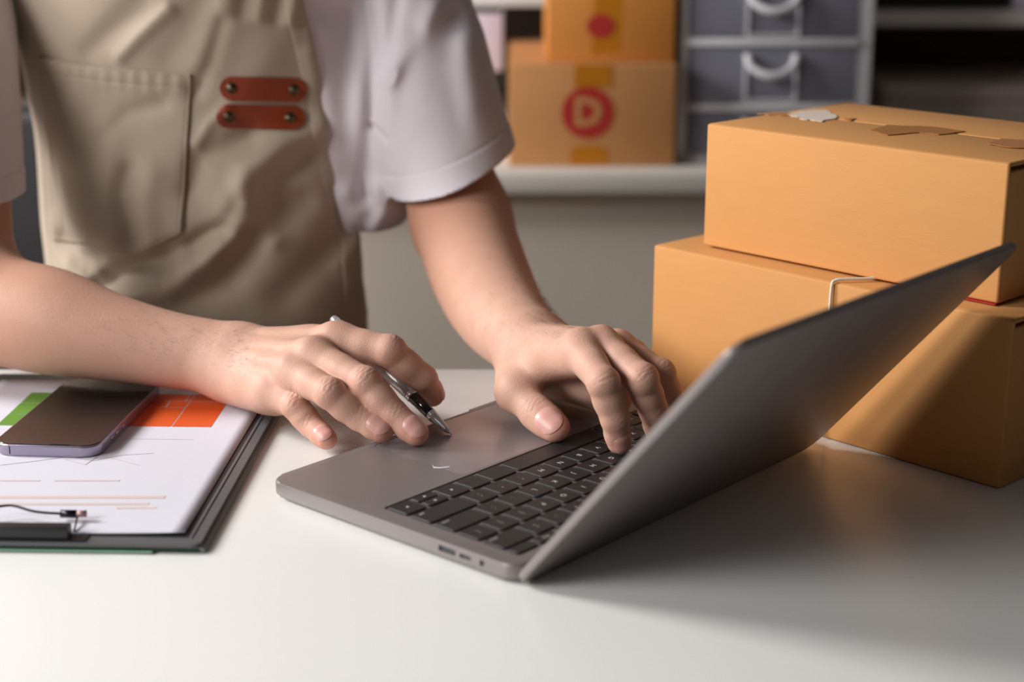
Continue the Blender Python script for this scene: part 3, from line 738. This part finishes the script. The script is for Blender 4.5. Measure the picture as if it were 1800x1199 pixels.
def limb(pts, rads):
    """smooth limb: centre line and radius are smooth functions of the position along the straight axis"""
    q = np.array(catmull([np.append(p, r) for p, r in zip(pts, rads)], 60)); A, B = q[0, :3], q[-1, :3]; ba = B-A; tq = (q[:, :3]-A)@ba/(ba@ba)
    ker = np.hanning(61); ker /= ker.sum(); qs = np.stack([np.convolve(np.pad(q[:, k], 30, mode='reflect', reflect_type='odd'), ker, 'valid') for k in range(4)], 1)
    def f(P):
        t = np.clip((P-A.astype(np.float32))@ba.astype(np.float32)/np.float32(ba@ba), tq[0], tq[-1])
        c_ = np.stack([np.interp(t, tq, qs[:, k]) for k in range(3)], 1); return (np.sqrt(((P-c_)**2).sum(1))-np.interp(t, tq, qs[:, 3])).astype(np.float32)
    return f
LIMB_R, LIMB_L = limb(REL, RER), limb(LEL, LER)
def arm_r(P): return smin(LIMB_R(P), chain(P, [REL[0], lerp(REL[0], RSH, .5), RSH], [.042, .045, .046], .02), .03)
def arm_l(P): return smin(LIMB_L(P), chain(P, [LEL[0], lerp(LEL[0], LSH, .5), LSH], [.0375, .0405, .044], .02), .018)
f_r = lambda P: RH.sdf(P, arm_r(P)); f_l = lambda P: LH.sdf(P, arm_l(P))
TC = V3(-.27, 1.425, 0)
NY = (0, 1, 0)
def torso(P, g=0.):
    d = cap(P, (-.27, 1.43, -.20), (-.27, 1.43, .06), .130+g, .128+g, NY, .90)
    d = smin(d, cap(P, (-.27, 1.43, .06), (-.27, 1.43, .30), .128+g, .158+g, NY, .77), .05)
    return smin(d, cap(P, (-.41, 1.44, .335), (-.13, 1.445, .335), .050+g, .050+g), .06)
HC = np.array((-.26, 1.37, .60))
def f_torso(P):
    d = smin(torso(P, -.012), chain(P, [LSH, lerp(LEL[0], LSH, .55)], [.046, .042], .02), .03)
    d = smin(d, chain(P, [RSH, lerp(REL[0], RSH, .55)], [.046, .043], .02), .03)
    d = smin(d, cap(P, (-.27, 1.43, .36), (-.263, 1.40, .53), .060, .056), .03)
    h_ = ell(P, HC+(0, .015, .03), (.077, .096, .098)); h_ = smin(h_, ell(P, HC+(0, -.035, -.05), (.055, .055, .065)), .05)
    h_ = smin(h_, cap(P, HC+(0, -.085, .02), HC+(0, -.105, -.022), .009, .014), .015)
    for sx in (-1, 1):
        h_ = smin(h_, ell(P, HC+(sx*.078, .012, -.005), (.009, .019, .031)), .008)
        h_ = smax(h_, -ell(P, HC+(sx*.031, -.098, .012), (.017, .014, .009)), .012)
        h_ = smin(h_, ell(P, HC+(sx*.031, -.070, .010), (.0125, .0125, .0115)), .003)
    h_ = smin(h_, ell(P, HC+(0, -.083, -.060), (.022, .010, .006)), .006)
    return smin(d, h_, .02)
FIX = V3(.03, .03, .03)
parts = []
for f_, pts_, h_ in ((f_r, RH.F+[RH.T, REL], .001), (f_l, LH.F+[LH.T, LEL], .001)):
    A = np.array([p for q in pts_ for p in q]); lo = A.min(0)-.06; hi = A.max(0)+.06
    if f_ is f_r: lo[0] = -.47; hi[2] = .24
    else: hi[2] = .17
    parts.append(mesh_sdf(f_, lo, hi, h_))
parts.append(mesh_sdf(f_torso, (-.55, 1.24, -.24), (.02, 1.62, .78), .0055))
Vb = np.concatenate([p[0] for p in parts]); off = 0; Fb = []
for V_, F_ in parts: Fb.append(F_+off); off += len(V_)
per = thing('person', 'person in a white short sleeved shirt and beige apron typing and holding a pen', 'person', (-.27, 1.43, FLOOR))
pinv = Matrix.Translation((.27, -1.43, -FLOOR))
def pchild(name, me, m, parent=None):
    o = link(name, me, m, parent or per); o.matrix_parent_inverse = pinv if parent is None else Matrix.Identity(4); return o
bme = np_mesh(Vb, np.concatenate(Fb)); body = pchild('body', bme, M['skin'])
fl = np.maximum(RH.flush(Vb), LH.flush(Vb)); at = bme.attributes.new('flush', 'FLOAT', 'POINT'); at.data.foreach_set('value', fl.astype(np.float32))
rgt = np.arange(len(Vb)) < len(parts[0][0])          # vertices of the arm that holds the pen
tn = np.where(rgt, np.clip(np.linalg.norm(Vb-RW, axis=1)/.2-.2, 0, 1)*(Vb[:, 0] < RW[0]+.02), np.clip(np.linalg.norm(Vb-LW, axis=1)/.2-.2, 0, 1)*(Vb[:, 1] > LW[1]-.02))
at = bme.attributes.new('tan', 'FLOAT', 'POINT'); at.data.foreach_set('value', tn.astype(np.float32))
# fingernails: thin curved plates laid on the finger ends
def nail(H, f_, J, T, r, dn, ln, wd_):
    a = unit(T-J); b = np.cross(a, dn); nu, nv = 12, 14; P = []
    tipc = T+a*(r*.72)
    for j in range(nv+1):
        v_ = j/nv
        for i in range(nu+1):
            u_ = -1+2*i/nu
            wv = wd_*(1-.10*(1-v_))*(1-.20*max(0, v_-.8)/.2)*(1-.25*max(0, .15-v_)/.15)
            end = 1-.16*u_*u_ if v_ > .5 else 1
            s_ = ln*(1-v_*end)+ (0 if v_ > .2 else .10*ln*(u_*u_-1)*0)
            P.append(tipc-a*s_+b*(u_*wv)+dn*(r*2.2-(u_*u_)*r*.2))
    P = np.array(P, np.float32)
    for _ in range(28):
        d = ev(f_, P)-.00022; P = P-(d*.7)[:, None]*dn.astype(np.float32)
    g = grad(f_, P, .0006); g /= np.linalg.norm(g, axis=1)[:, None]+1e-9
    wob = np.array([max(0, (abs(-1+2*i/nu)-.7)/.3)*.8*(1 if j < nv*.8 else .4)+max(0, (j/nv*-1+.28)/.28) if False else max(0, (abs(-1+2*i/nu)-.75)/.25)*.5+max(0, (.22-j/nv)/.22) for j in range(nv+1) for i in range(nu+1)], np.float32)
    top = P+g*(.00042-.00075*np.clip(wob, 0, 1))[:, None]; bot = P-g*.0008; N = len(P)
    fs = []; w1 = nu+1
    for j in range(nv):
        for i in range(nu): k = j*w1+i; fs.append((k, k+1, k+w1+1, k+w1)); fs.append((N+k, N+k+w1, N+k+w1+1, N+k+1))
    rim = [i for i in range(w1)]+[j*w1+nu for j in range(1, nv+1)]+[nv*w1+i for i in range(nu-1, -1, -1)]+[j*w1 for j in range(nv-1, 0, -1)]
    for q in range(len(rim)): k, l = rim[q], rim[(q+1) % len(rim)]; fs.append((k, N+k, N+l, l))
    bm = bmesh.new(); bm.from_mesh(me_from(list(top)+list(bot), fs)); o = link('fingernail', bm_me(bm, True), M['nail'], body)
    return smooth_by_angle(o, 60)
for H, f_ in ((RH, f_r), (LH, f_l)):
    for i in range(4):
        r = H.fr[i][3]; nail(H, (lambda P, H=H, i=i: H.finger(P, i)), H.F[i][2], H.F[i][3], r, H.dors[i], r*1.85, r*.84)
    nail(H, H.thumb, H.T[2], H.T[3], H.tr[2], H.tdors, H.tr[2]*1.85, H.tr[2]*.85)

# ------------------------------------------------------------------ clothes
def seg2(X, Z_, pl, y0):
    """distance in the frontal plane from points to a polyline given in pixels at depth y0"""
    Q = [ony(u, v, y0)[[0, 2]].astype(np.float32) for u, v in pl]; best = None
    for a, b in zip(Q[:-1], Q[1:]):
        ba = b-a; px_, pz = X-a[0], Z_-a[1]; t = np.clip((px_*ba[0]+pz*ba[1])/float(ba@ba+1e-12), 0, 1)
        d = (px_-t*ba[0])**2+(pz-t*ba[1])**2; best = d if best is None else np.minimum(best, d)
    return best
def folds(P, L, y0, ymax=1.47):
    o = np.zeros(len(P), np.float32); X, Z_ = P[:, 0], P[:, 2]; wy = np.clip((ymax-P[:, 1])/.04, 0, 1)
    for pl, A, sg in L:
        d = seg2(X, Z_, pl, y0); o += (A*np.exp(-d/np.float32(sg*sg))).astype(np.float32)
    return o*wy
LHEM = ony(795, 300, 1.362); LHN = unit((.33, .10, -.93)); RHEM = lerp(REL[0], RSH, .245); RHN = unit((.03, -.03, -1))
SF = [([(600, 20), (612, 150), (618, 300)], -.006, .013), ([(570, 60), (590, 220), (612, 330)], .004, .012), ([(640, -30), (662, 90), (655, 200)], -.007, .007), ([(650, 230), (645, 280), (640, 340)], -.006, .008),
      ([(690, 130), (680, 230), (690, 320)], .005, .012), ([(735, 60), (720, 160), (745, 260)], -.005, .010), ([(765, 20), (735, 70), (690, 130)], .006, .010), ([(790, 30), (770, 120), (790, 230)], -.006, .013),
      ([(820, 80), (830, 180), (850, 280)], .005, .014), ([(650, 215), (668, 226), (682, 240)], -.005, .003), ([(700, -20), (690, 60), (672, 120)], -.004, .006), ([(760, 180), (740, 210), (735, 250)], -.004, .006),
      ([(5, 160), (20, 210), (10, 260)], -.004, .010), ([(30, 200), (25, 260), (40, 320)], .004, .012), ([(660, 330), (680, 360), (655, 400)], .004, .010), ([(640, 330), (655, 370), (640, 405)], -.004, .008)]
def lut(pl, y0):
    Q = sorted([tuple(ony(u, v, y0)[[2, 0]]) for u, v in pl]); return np.array([q[0] for q in Q]), np.array([q[1] for q in Q])
ARz, ARx = lut([(536, -80), (545, 0), (577, 150), (603, 300), (634, 420), (642, 560), (640, 720)], 1.375)
ALz, ALx = lut([(-25, -80), (-10, 0), (30, 130), (45, 230), (62, 400), (80, 520), (80, 720)], 1.375)
def apron_region(P):
    z = P[:, 2]; r = P[:, 0]-np.interp(z, ARz, ARx).astype(np.float32); l = np.interp(z, ALz, ALx).astype(np.float32)-P[:, 0]
    return np.maximum(np.maximum(r, l)*.95, P[:, 1]-1.415)
def f_shirt(P):
    t = smin(torso(P, .006), ell(P, ony(650, 345, 1.41), (.040, .055, .034)), .03)
    t = smin(t, ell(P, ony(640, 200, 1.40), (.035, .06, .07)), .04)
    sl = cap(P, LSH+(0, 0, .0), LHEM+LHN*.03, .066, .0565); sr = cap(P, RSH, RHEM+RHN*.03, .062, .0535)
    hl = (P-LHEM.astype(np.float32))@LHN.astype(np.float32); hr = (P-RHEM.astype(np.float32))@RHN.astype(np.float32)
    fo_ = folds(P, SF, 1.36)
    for s_, h_, nn in ((sl, hl, 0), (sr, hr, 1)):
        s_ = s_-np.clip(fo_, -.006, .008)*np.clip((-h_-.012)/.04, .10, 1)
        s_ = smin(s_, (chain(P, [LEL[1], LEL[0], LSH], [.038, .0445, .0455], .02) if nn == 0 else chain(P, [REL[0], RSH], [.045, .047], .02))-.0052, .008)
        s_ = s_+.0009*np.exp(-((h_+.0185)/.0009)**2)-.0006*np.clip((h_+.0185)/.0006, 0, 1)
        out = smax(s_, h_, .0012); inn = np.maximum(s_+.0045, -(h_+.030))
        s_ = np.maximum(out, -inn)
        if nn == 0: ol, il = s_, None
        else: or_ = s_
    t = t-fo_+.008*np.clip(-apron_region(P)/.012-.6, 0, 1)*np.clip((1.42-P[:, 1])/.03, 0, 1)
    t = np.maximum(t, .078-P[:, 2])
    d = smin(t, ol, .010); d = smin(d, or_, .010)
    return d
V_, F_ = mesh_sdf(f_shirt, (-.56, 1.14, .02), (.03, 1.58, .40), .0017, newton=2)
shirt = pchild('shirt', np_mesh(V_, F_), M['shirt'])

AF = [([(150, 98), (190, 60), (250, 5)], -.004, .010), ([(212, 98), (250, 60), (300, 15)], .0045, .007), ([(300, 100), (330, 60), (360, 0)], -.003, .012), ([(360, 110), (385, 50), (400, -10)], .004, .012),
      ([(345, 160), (370, 110), (392, 40)], -.004, .007), ([(425, 20), (440, -60)], -.0022, .006), ([(455, 30), (470, -60)], .0018, .005), ([(482, 35), (500, -60)], -.0024, .005), ([(508, 40), (528, -60)], .002, .005), ([(530, 45), (548, -60)], -.002, .004),
      ([(350, 250), (370, 215), (400, 190)], .003, .006), ([(340, 330), (355, 280), (430, 240)], -.006, .012), ([(560, 235), (500, 255), (440, 300), (425, 345)], .007, .013), ([(525, 290), (490, 320), (478, 360)], -.006, .012),
      ([(430, 320), (450, 380), (480, 420)], .005, .010), ([(405, 360), (385, 410), (340, 450)], .006, .012), ([(345, 425), (400, 395), (420, 350)], -.005, .008),
      ([(176, 502), (225, 474), (340, 430), (390, 400)], -.009, .010), ([(190, 522), (300, 500), (370, 452), (420, 390)], .008, .012), ([(215, 525), (250, 535)], -.006, .005), ([(300, 545), (400, 490), (455, 420), (520, 360)], -.006, .013),
      ([(90, 440), (130, 462), (170, 462)], -.004, .010), ([(110, 480), (150, 495), (170, 485)], .005, .009), ([(75, 300), (80, 380), (110, 430)], -.004, .012), ([(110, 200), (115, 300), (140, 400)], .004, .018), ([(230, 300), (215, 340), (240, 410)], -.005, .010),
      ([(190, 230), (195, 330), (205, 420)], .004, .014), ([(285, 180), (225, 200), (180, 240)], -.003, .008), ([(270, 300), (260, 350), (265, 420)], .004, .012), ([(575, 180), (590, 300), (600, 400)], -.003, .012), ([(540, 100), (560, 200), (585, 330)], .003, .008),
      ([(600, 420), (560, 460), (500, 520)], -.004, .015), ([(620, 520), (600, 480), (630, 430)], .003, .012), ([(470, 100), (420, 180), (385, 260)], .002, .014)]
def apron_base(P):
    # the cloth hangs from the chest and clears the belly
    d = torso(P, .011)
    d = smin(d, cap(P, (-.265, 1.385, -.12), (-.27, 1.39, .12), .100, .09, NY, .80), .06)
    return d-1.3*folds(P, AF, 1.31, 1.46)
def f_apron(P):
    b = apron_base(P); rg = apron_region(P)
    th = .0011+.0006*np.clip((rg+.014)/.0008, 0, 1)-.0006*np.exp(-((rg+.0135)/.0009)**2)
    return smax(np.maximum(b-.0012-th, -(b+.005)), rg, .0012)
V_, F_ = mesh_sdf(f_apron, (-.47, 1.20, -.22), (-.06, 1.50, .36), .0016, newton=2)
apron = pchild('apron', np_mesh(V_, F_), M['apron'])

def trace(f, u, v, start=1.0, n=70, bias=0.):
    d = ray(u, v); L = np.linalg.norm(d); d = d/L; t = start*L
    O = np.array([0, 0, CAMH])
    for _ in range(n):
        p = (O+d*t).astype(np.float32)[None]; t += .6*float(f(p)[0]-bias)
    return O+d*t
def trace_many(f, uv, start=1.1, n=60, bias=0.):
    D = np.array([ray(u, v) for u, v in uv]); L = np.linalg.norm(D, axis=1, keepdims=True); D = D/L; t = start*L[:, 0]; O = np.array([0, 0, CAMH])
    for _ in range(n): t = t+.55*(ev(f, (O+D*t[:, None]).astype(np.float32))-bias)
    return O+D*t[:, None]
a_surf = lambda P: apron_base(P)-.0025
# pocket: a second layer of cloth cut to the pocket outline
PK = [ony(u, v, 1.312)[[0, 2]] for u, v in [(48, 107), (339, 129), (326, 402), (247, 441), (92, 424), (62, 300)]]
def pk_region(P):
    o = None
    for a, b in zip(PK, PK[1:]+PK[:1]):
        t = (b-a)/np.linalg.norm(b-a); n = np.array([-t[1], t[0]]); d = (P[:, 0]-a[0])*n[0]+(P[:, 2]-a[1])*n[1]; o = d if o is None else np.maximum(o, d)
    return o.astype(np.float32)
pk_top = (PK[0], PK[1])
def f_pocket(P):
    b = apron_base(P); rg = pk_region(P)
    t = (PK[1]-PK[0])/np.linalg.norm(PK[1]-PK[0]); n = np.array([-t[1], t[0]]); dt = -((P[:, 0]-PK[0][0])*n[0]+(P[:, 2]-PK[0][1])*n[1])   # distance below the pocket's top edge
    s_ = (P[:, 0]-PK[0][0])*t[0]+(P[:, 2]-PK[0][1])*t[1]
    open_ = .0035*np.exp(-(dt/.020)**2)*np.clip(1-((s_-.065)/.065)**2, 0, 1)
    pk = .0005*np.sin(s_*520)*np.exp(-((dt-.008)/.009)**2)
    groove = .0008*np.exp(-((rg+.0024)/.0007)**2)+.0009*np.exp(-((dt-.0115)/.0008)**2)
    return smax(np.maximum(b-.0054-open_-pk+groove, -(b-.0005)), rg, .001)
V_, F_ = mesh_sdf(f_pocket, (-.43, 1.22, .03), (-.24, 1.40, .26), .0011, newton=2)
pocket = pchild('pocket', np_mesh(V_, F_), M['apron'], apron)
f_ap = lambda P: apron_base(P)-.0024
# stitched seam along the pocket's sides and bottom
sp = [(337, 133), (331, 270), (325, 401), (286, 421), (247, 440), (170, 431), (94, 422)]
sp = [tuple(q) for q in catmull(sp[:3], 8)]+[tuple(q) for q in catmull(sp[2:5], 5)][1:]+[tuple(q) for q in catmull(sp[4:], 6)][1:]
seam = trace_many(lambda P: apron_base(P), sp, bias=.0030)
o_ = pchild('pocket_seam', tube_me(seam, .00055, 6), M['thread'], apron)
def leather(c0, c1, hw, rivs):
    c0 = np.array(c0, float); c1 = np.array(c1, float); t = unit(c1-c0); n = np.array([-t[1], t[0]]); L = np.linalg.norm(c1-c0)
    ns, nw = 40, 10; uv = []
    for i in range(ns+1):
        s_ = L*i/ns; e = min(s_, L-s_); w_ = hw*math.sqrt(max(.02, 1-max(0, 1-e/hw)**2))
        for j in range(nw+1): uv.append(c0+t*s_+n*w_*(-1+2*j/nw))
    top = trace_many(f_ap, uv, bias=.0022); bot = trace_many(f_ap, uv, bias=-.0004); N = len(top); w1 = nw+1; fs = []
    for i in range(ns):
        for j in range(nw): k = i*w1+j; fs.append((k, k+1, k+w1+1, k+w1)); fs.append((N+k, N+k+w1, N+k+w1+1, N+k+1))
    rim = list(range(w1))+[i*w1+nw for i in range(1, ns+1)]+[ns*w1+j for j in range(nw-1, -1, -1)]+[i*w1 for i in range(ns-1, 0, -1)]
    for q in range(len(rim)): k, l = rim[q], rim[(q+1) % len(rim)]; fs.append((k, N+k, N+l, l))
    bm = bmesh.new(); bm.from_mesh(me_from(list(top)+list(bot), fs))
    o = pchild('leather_strap', bm_me(bm, True), M['leather'], apron); smooth_by_angle(o, 50); o['label'] = 'tan leather strap riveted to the apron bib'
    for u, v in rivs:
        p = trace_many(f_ap, [(u, v)], bias=.0022)[0]; g = grad(f_ap, p.astype(np.float32)[None], .004)[0]; g = unit(g)
        q = Vector(g).to_track_quat('Z', 'Y').to_matrix().to_4x4()
        me = lathe_me([(.0046, -.0005), (.0047, .0003), (.0040, .0009), (.0034, .0008), (.0031, .0012), (.0020, .0022), (.0006, .0026)], 20); me.transform(Matrix.Translation(Vector(p))@q)
        r_ = pchild('rivet', me, M['brass'], apron); r_['label'] = 'antique brass rivet'
leather((386, 155), (540, 159), 21, [(407, 155), (517, 158)])
leather((380, 204), (536, 207), 21, [(402, 205), (510, 207)])

# trousers and stool under the desk
def f_tr(P):
    d = cap(P, (-.27, 1.44, -.16), (-.27, 1.46, -.24), .150, .165, NY, .8)
    for sx in (-1, 1):
        h_ = (-.27+sx*.085, 1.45, -.235); k_ = (-.27+sx*.11, 1.06, -.23); a_ = (-.27+sx*.11, 1.12, -.66)
        d = smin(d, chain(P, [h_, k_, a_], [.085, .062, .05], .03), .03)
    return np.maximum(d, -.668-P[:, 2])
V_, F_ = mesh_sdf(f_tr, (-.56, .92, -.70), (.02, 1.66, -.08), .009, newton=1)
pchild('trousers', np_mesh(V_, F_), M['trousers'])
for sx in (-1, 1):
    fs_ = lambda P: np.maximum(smin(cap(P, (-.27+sx*.11, 1.13, -.69), (-.27+sx*.11, 1.13, -.66), .045, .05), cap(P, (-.27+sx*.11, 1.11, -.71), (-.27+sx*.115, .98, -.715), .045, .038), .04), -.7395-P[:, 2])
    V_, F_ = mesh_sdf(fs_, (-.27+sx*.11-.08, .9, -.76), (-.27+sx*.11+.08, 1.22, -.6), .006, newton=1)
    pchild('shoe', np_mesh(V_, F_), M['rubber'])
stl = thing('office_chair', 'black office chair under the seated person', 'chair', (-.31, 1.47, FLOOR))
link('seat', prism(rounded_outline(-.2, .2, -.22, .19, .06, 6), .375, .418, .012, 3), M['stool'], stl)
smooth_by_angle(link('backrest', prism(rounded_outline(-.26, .090, .19, .23, .018, 5), .50, .885, .015, 3), M['stool'], stl), 50)
box('back_support', -.04, .04, .19, .205, .39, .6, M['stool'], stl, .003)
link('pole', lathe_me([(.03, .06), (.025, .1), (.02, .376)], 16), M['table_leg'], stl)
for k in range(5):
    a_ = 2*math.pi*k/5; link('base_arm', tube_me([(0, 0, .075), (.14*math.cos(a_), .14*math.sin(a_), .07), (.27*math.cos(a_), .27*math.sin(a_), .055)], [.022, .018, .013], 8), M['stool'], stl)
    link('caster', lathe_me([(.004, -.012), (.025, -.01), (.025, .01), (.004, .012)], 16), M['stool'], stl, (.27*math.cos(a_), .27*math.sin(a_), .0255), (math.pi/2, 0, a_))

# ------------------------------------------------------------------ pen held in the hand on the left of the picture
PT = Z(794, 764, ZB+.0004)
PE = ony(581, 556, 1.103)
pax = unit(PE-PT)
pen = thing('pen', 'silver ballpoint pen with a black grip held between two fingers', 'pen', tuple(PT))
pen.rotation_mode = 'QUATERNION'; pen.rotation_quaternion = Vector(pax).to_track_quat('Z', 'Y')
link('tip', lathe_me([(.0003, 0), (.0005, .0004), (.0007, .0022), (.0013, .0026), (.0015, .0035)], 20), M['pen_chrome'], pen)
link('nose_cone', lathe_me([(.0016, .0034), (.0022, .006), (.0033, .0145), (.0037, .0185), (.0040, .0190), (.0040, .0205), (.0037, .021), (.0040, .0215), (.0040, .0225)], 28), M['pen_silver'], pen)
link('grip', lathe_me([(.0039, .0222), (.0040, .024), (.0043, .0415)], 28), M['pen_black'], pen)
link('ring', lathe_me([(.0044, .0413), (.0047, .0418), (.0047, .0430), (.0043, .0434), (.0046, .0438), (.0046, .0450)], 28), M['pen_chrome'], pen)
link('barrel', lathe_me([(.0046, .0449), (.0050, .060), (.0050, .085), (.0046, .112), (.0042, .125)], 28), M['pen_silver'], pen)
link('end_cap', lathe_me([(.0042, .1249), (.0036, .1255), (.0034, .130), (.0028, .133), (.0012, .134)], 24), M['pen_chrome'], pen)
link('clip', tube_me([(.0046, 0, .123), (.0070, 0, .120), (.0066, 0, .105), (.0058, 0, .092)], [.0010, .0011, .0010, .0009], 8), M['pen_chrome'], pen)

# ------------------------------------------------------------------ fine dark arm hair
def to_px(P):
    x, y, z = P[:, 0], P[:, 1], P[:, 2]-CAMH; cz = y*CP-z*SP; cy = y*SP+z*CP; return np.stack([900+FPX*x/cz, 599.5-FPX*cy/cz], 1)
UV = to_px(Vb); rng = np.random.default_rng(3); hv = []; hf = []
def hairs(f_, box_, centre, spread, count, ax, ln):
    m_ = np.where((UV[:, 0] > box_[0]) & (UV[:, 0] < box_[2]) & (UV[:, 1] > box_[1]) & (UV[:, 1] < box_[3]) & (Vb[:, 2] < .16))[0]
    wt = np.exp(-(((UV[m_]-centre)/spread)**2).sum(1)); pick = rng.choice(m_, size=count, p=wt/wt.sum())
    P = Vb[pick]+rng.normal(0, .0004, (count, 3)).astype(np.float32); N = grad(f_, P.astype(np.float32), .002); N /= np.linalg.norm(N, axis=1)[:, None]+1e-9
    P = P-N*ev(f_, P.astype(np.float32))[:, None]
    for p, n in zip(P, N):
        t = unit(ax-n*(ax@n)); b = np.cross(n, t); t = unit(t+b*rng.normal(0, .45)); b = np.cross(n, t); l_ = ln*rng.uniform(.5, 1.2); r = .00004
        k = len(hv); m1 = p+t*l_*.5+n*l_*.22; m2 = p+t*l_+n*l_*.16
        for q, rr2 in ((p-n*.0003, r), (m1, r*.8)):
            hv.extend([q+b*rr2, q-b*rr2*.5+n*rr2*.9, q-b*rr2*.5-n*rr2*.9])
        hv.append(m2)
        for i in range(3): j = (i+1) % 3; hf.append((k+i, k+j, k+3+j, k+3+i)); hf.append((k+3+i, k+3+j, k+6))
al, ar = unit(LW-LEL[1]), unit(RW-REL[2])
hairs(f_l, (850, 430, 1010, 600), np.array((960, 535)), np.array((34, 45)), 520, al, .011)
hairs(f_l, (820, 380, 1010, 610), np.array((905, 520)), np.array((50, 70)), 260, al, .009)
hairs(f_r, (380, 560, 490, 690), np.array((425, 615)), np.array((28, 42)), 300, ar, .008)
hairs(f_r, (150, 470, 430, 680), np.array((310, 590)), np.array((90, 40)), 320, ar, .008)
hm_ = me_from(hv, hf); ho = link('arm_hair', hm_, M['hair'], body); ho['kind'] = 'stuff'
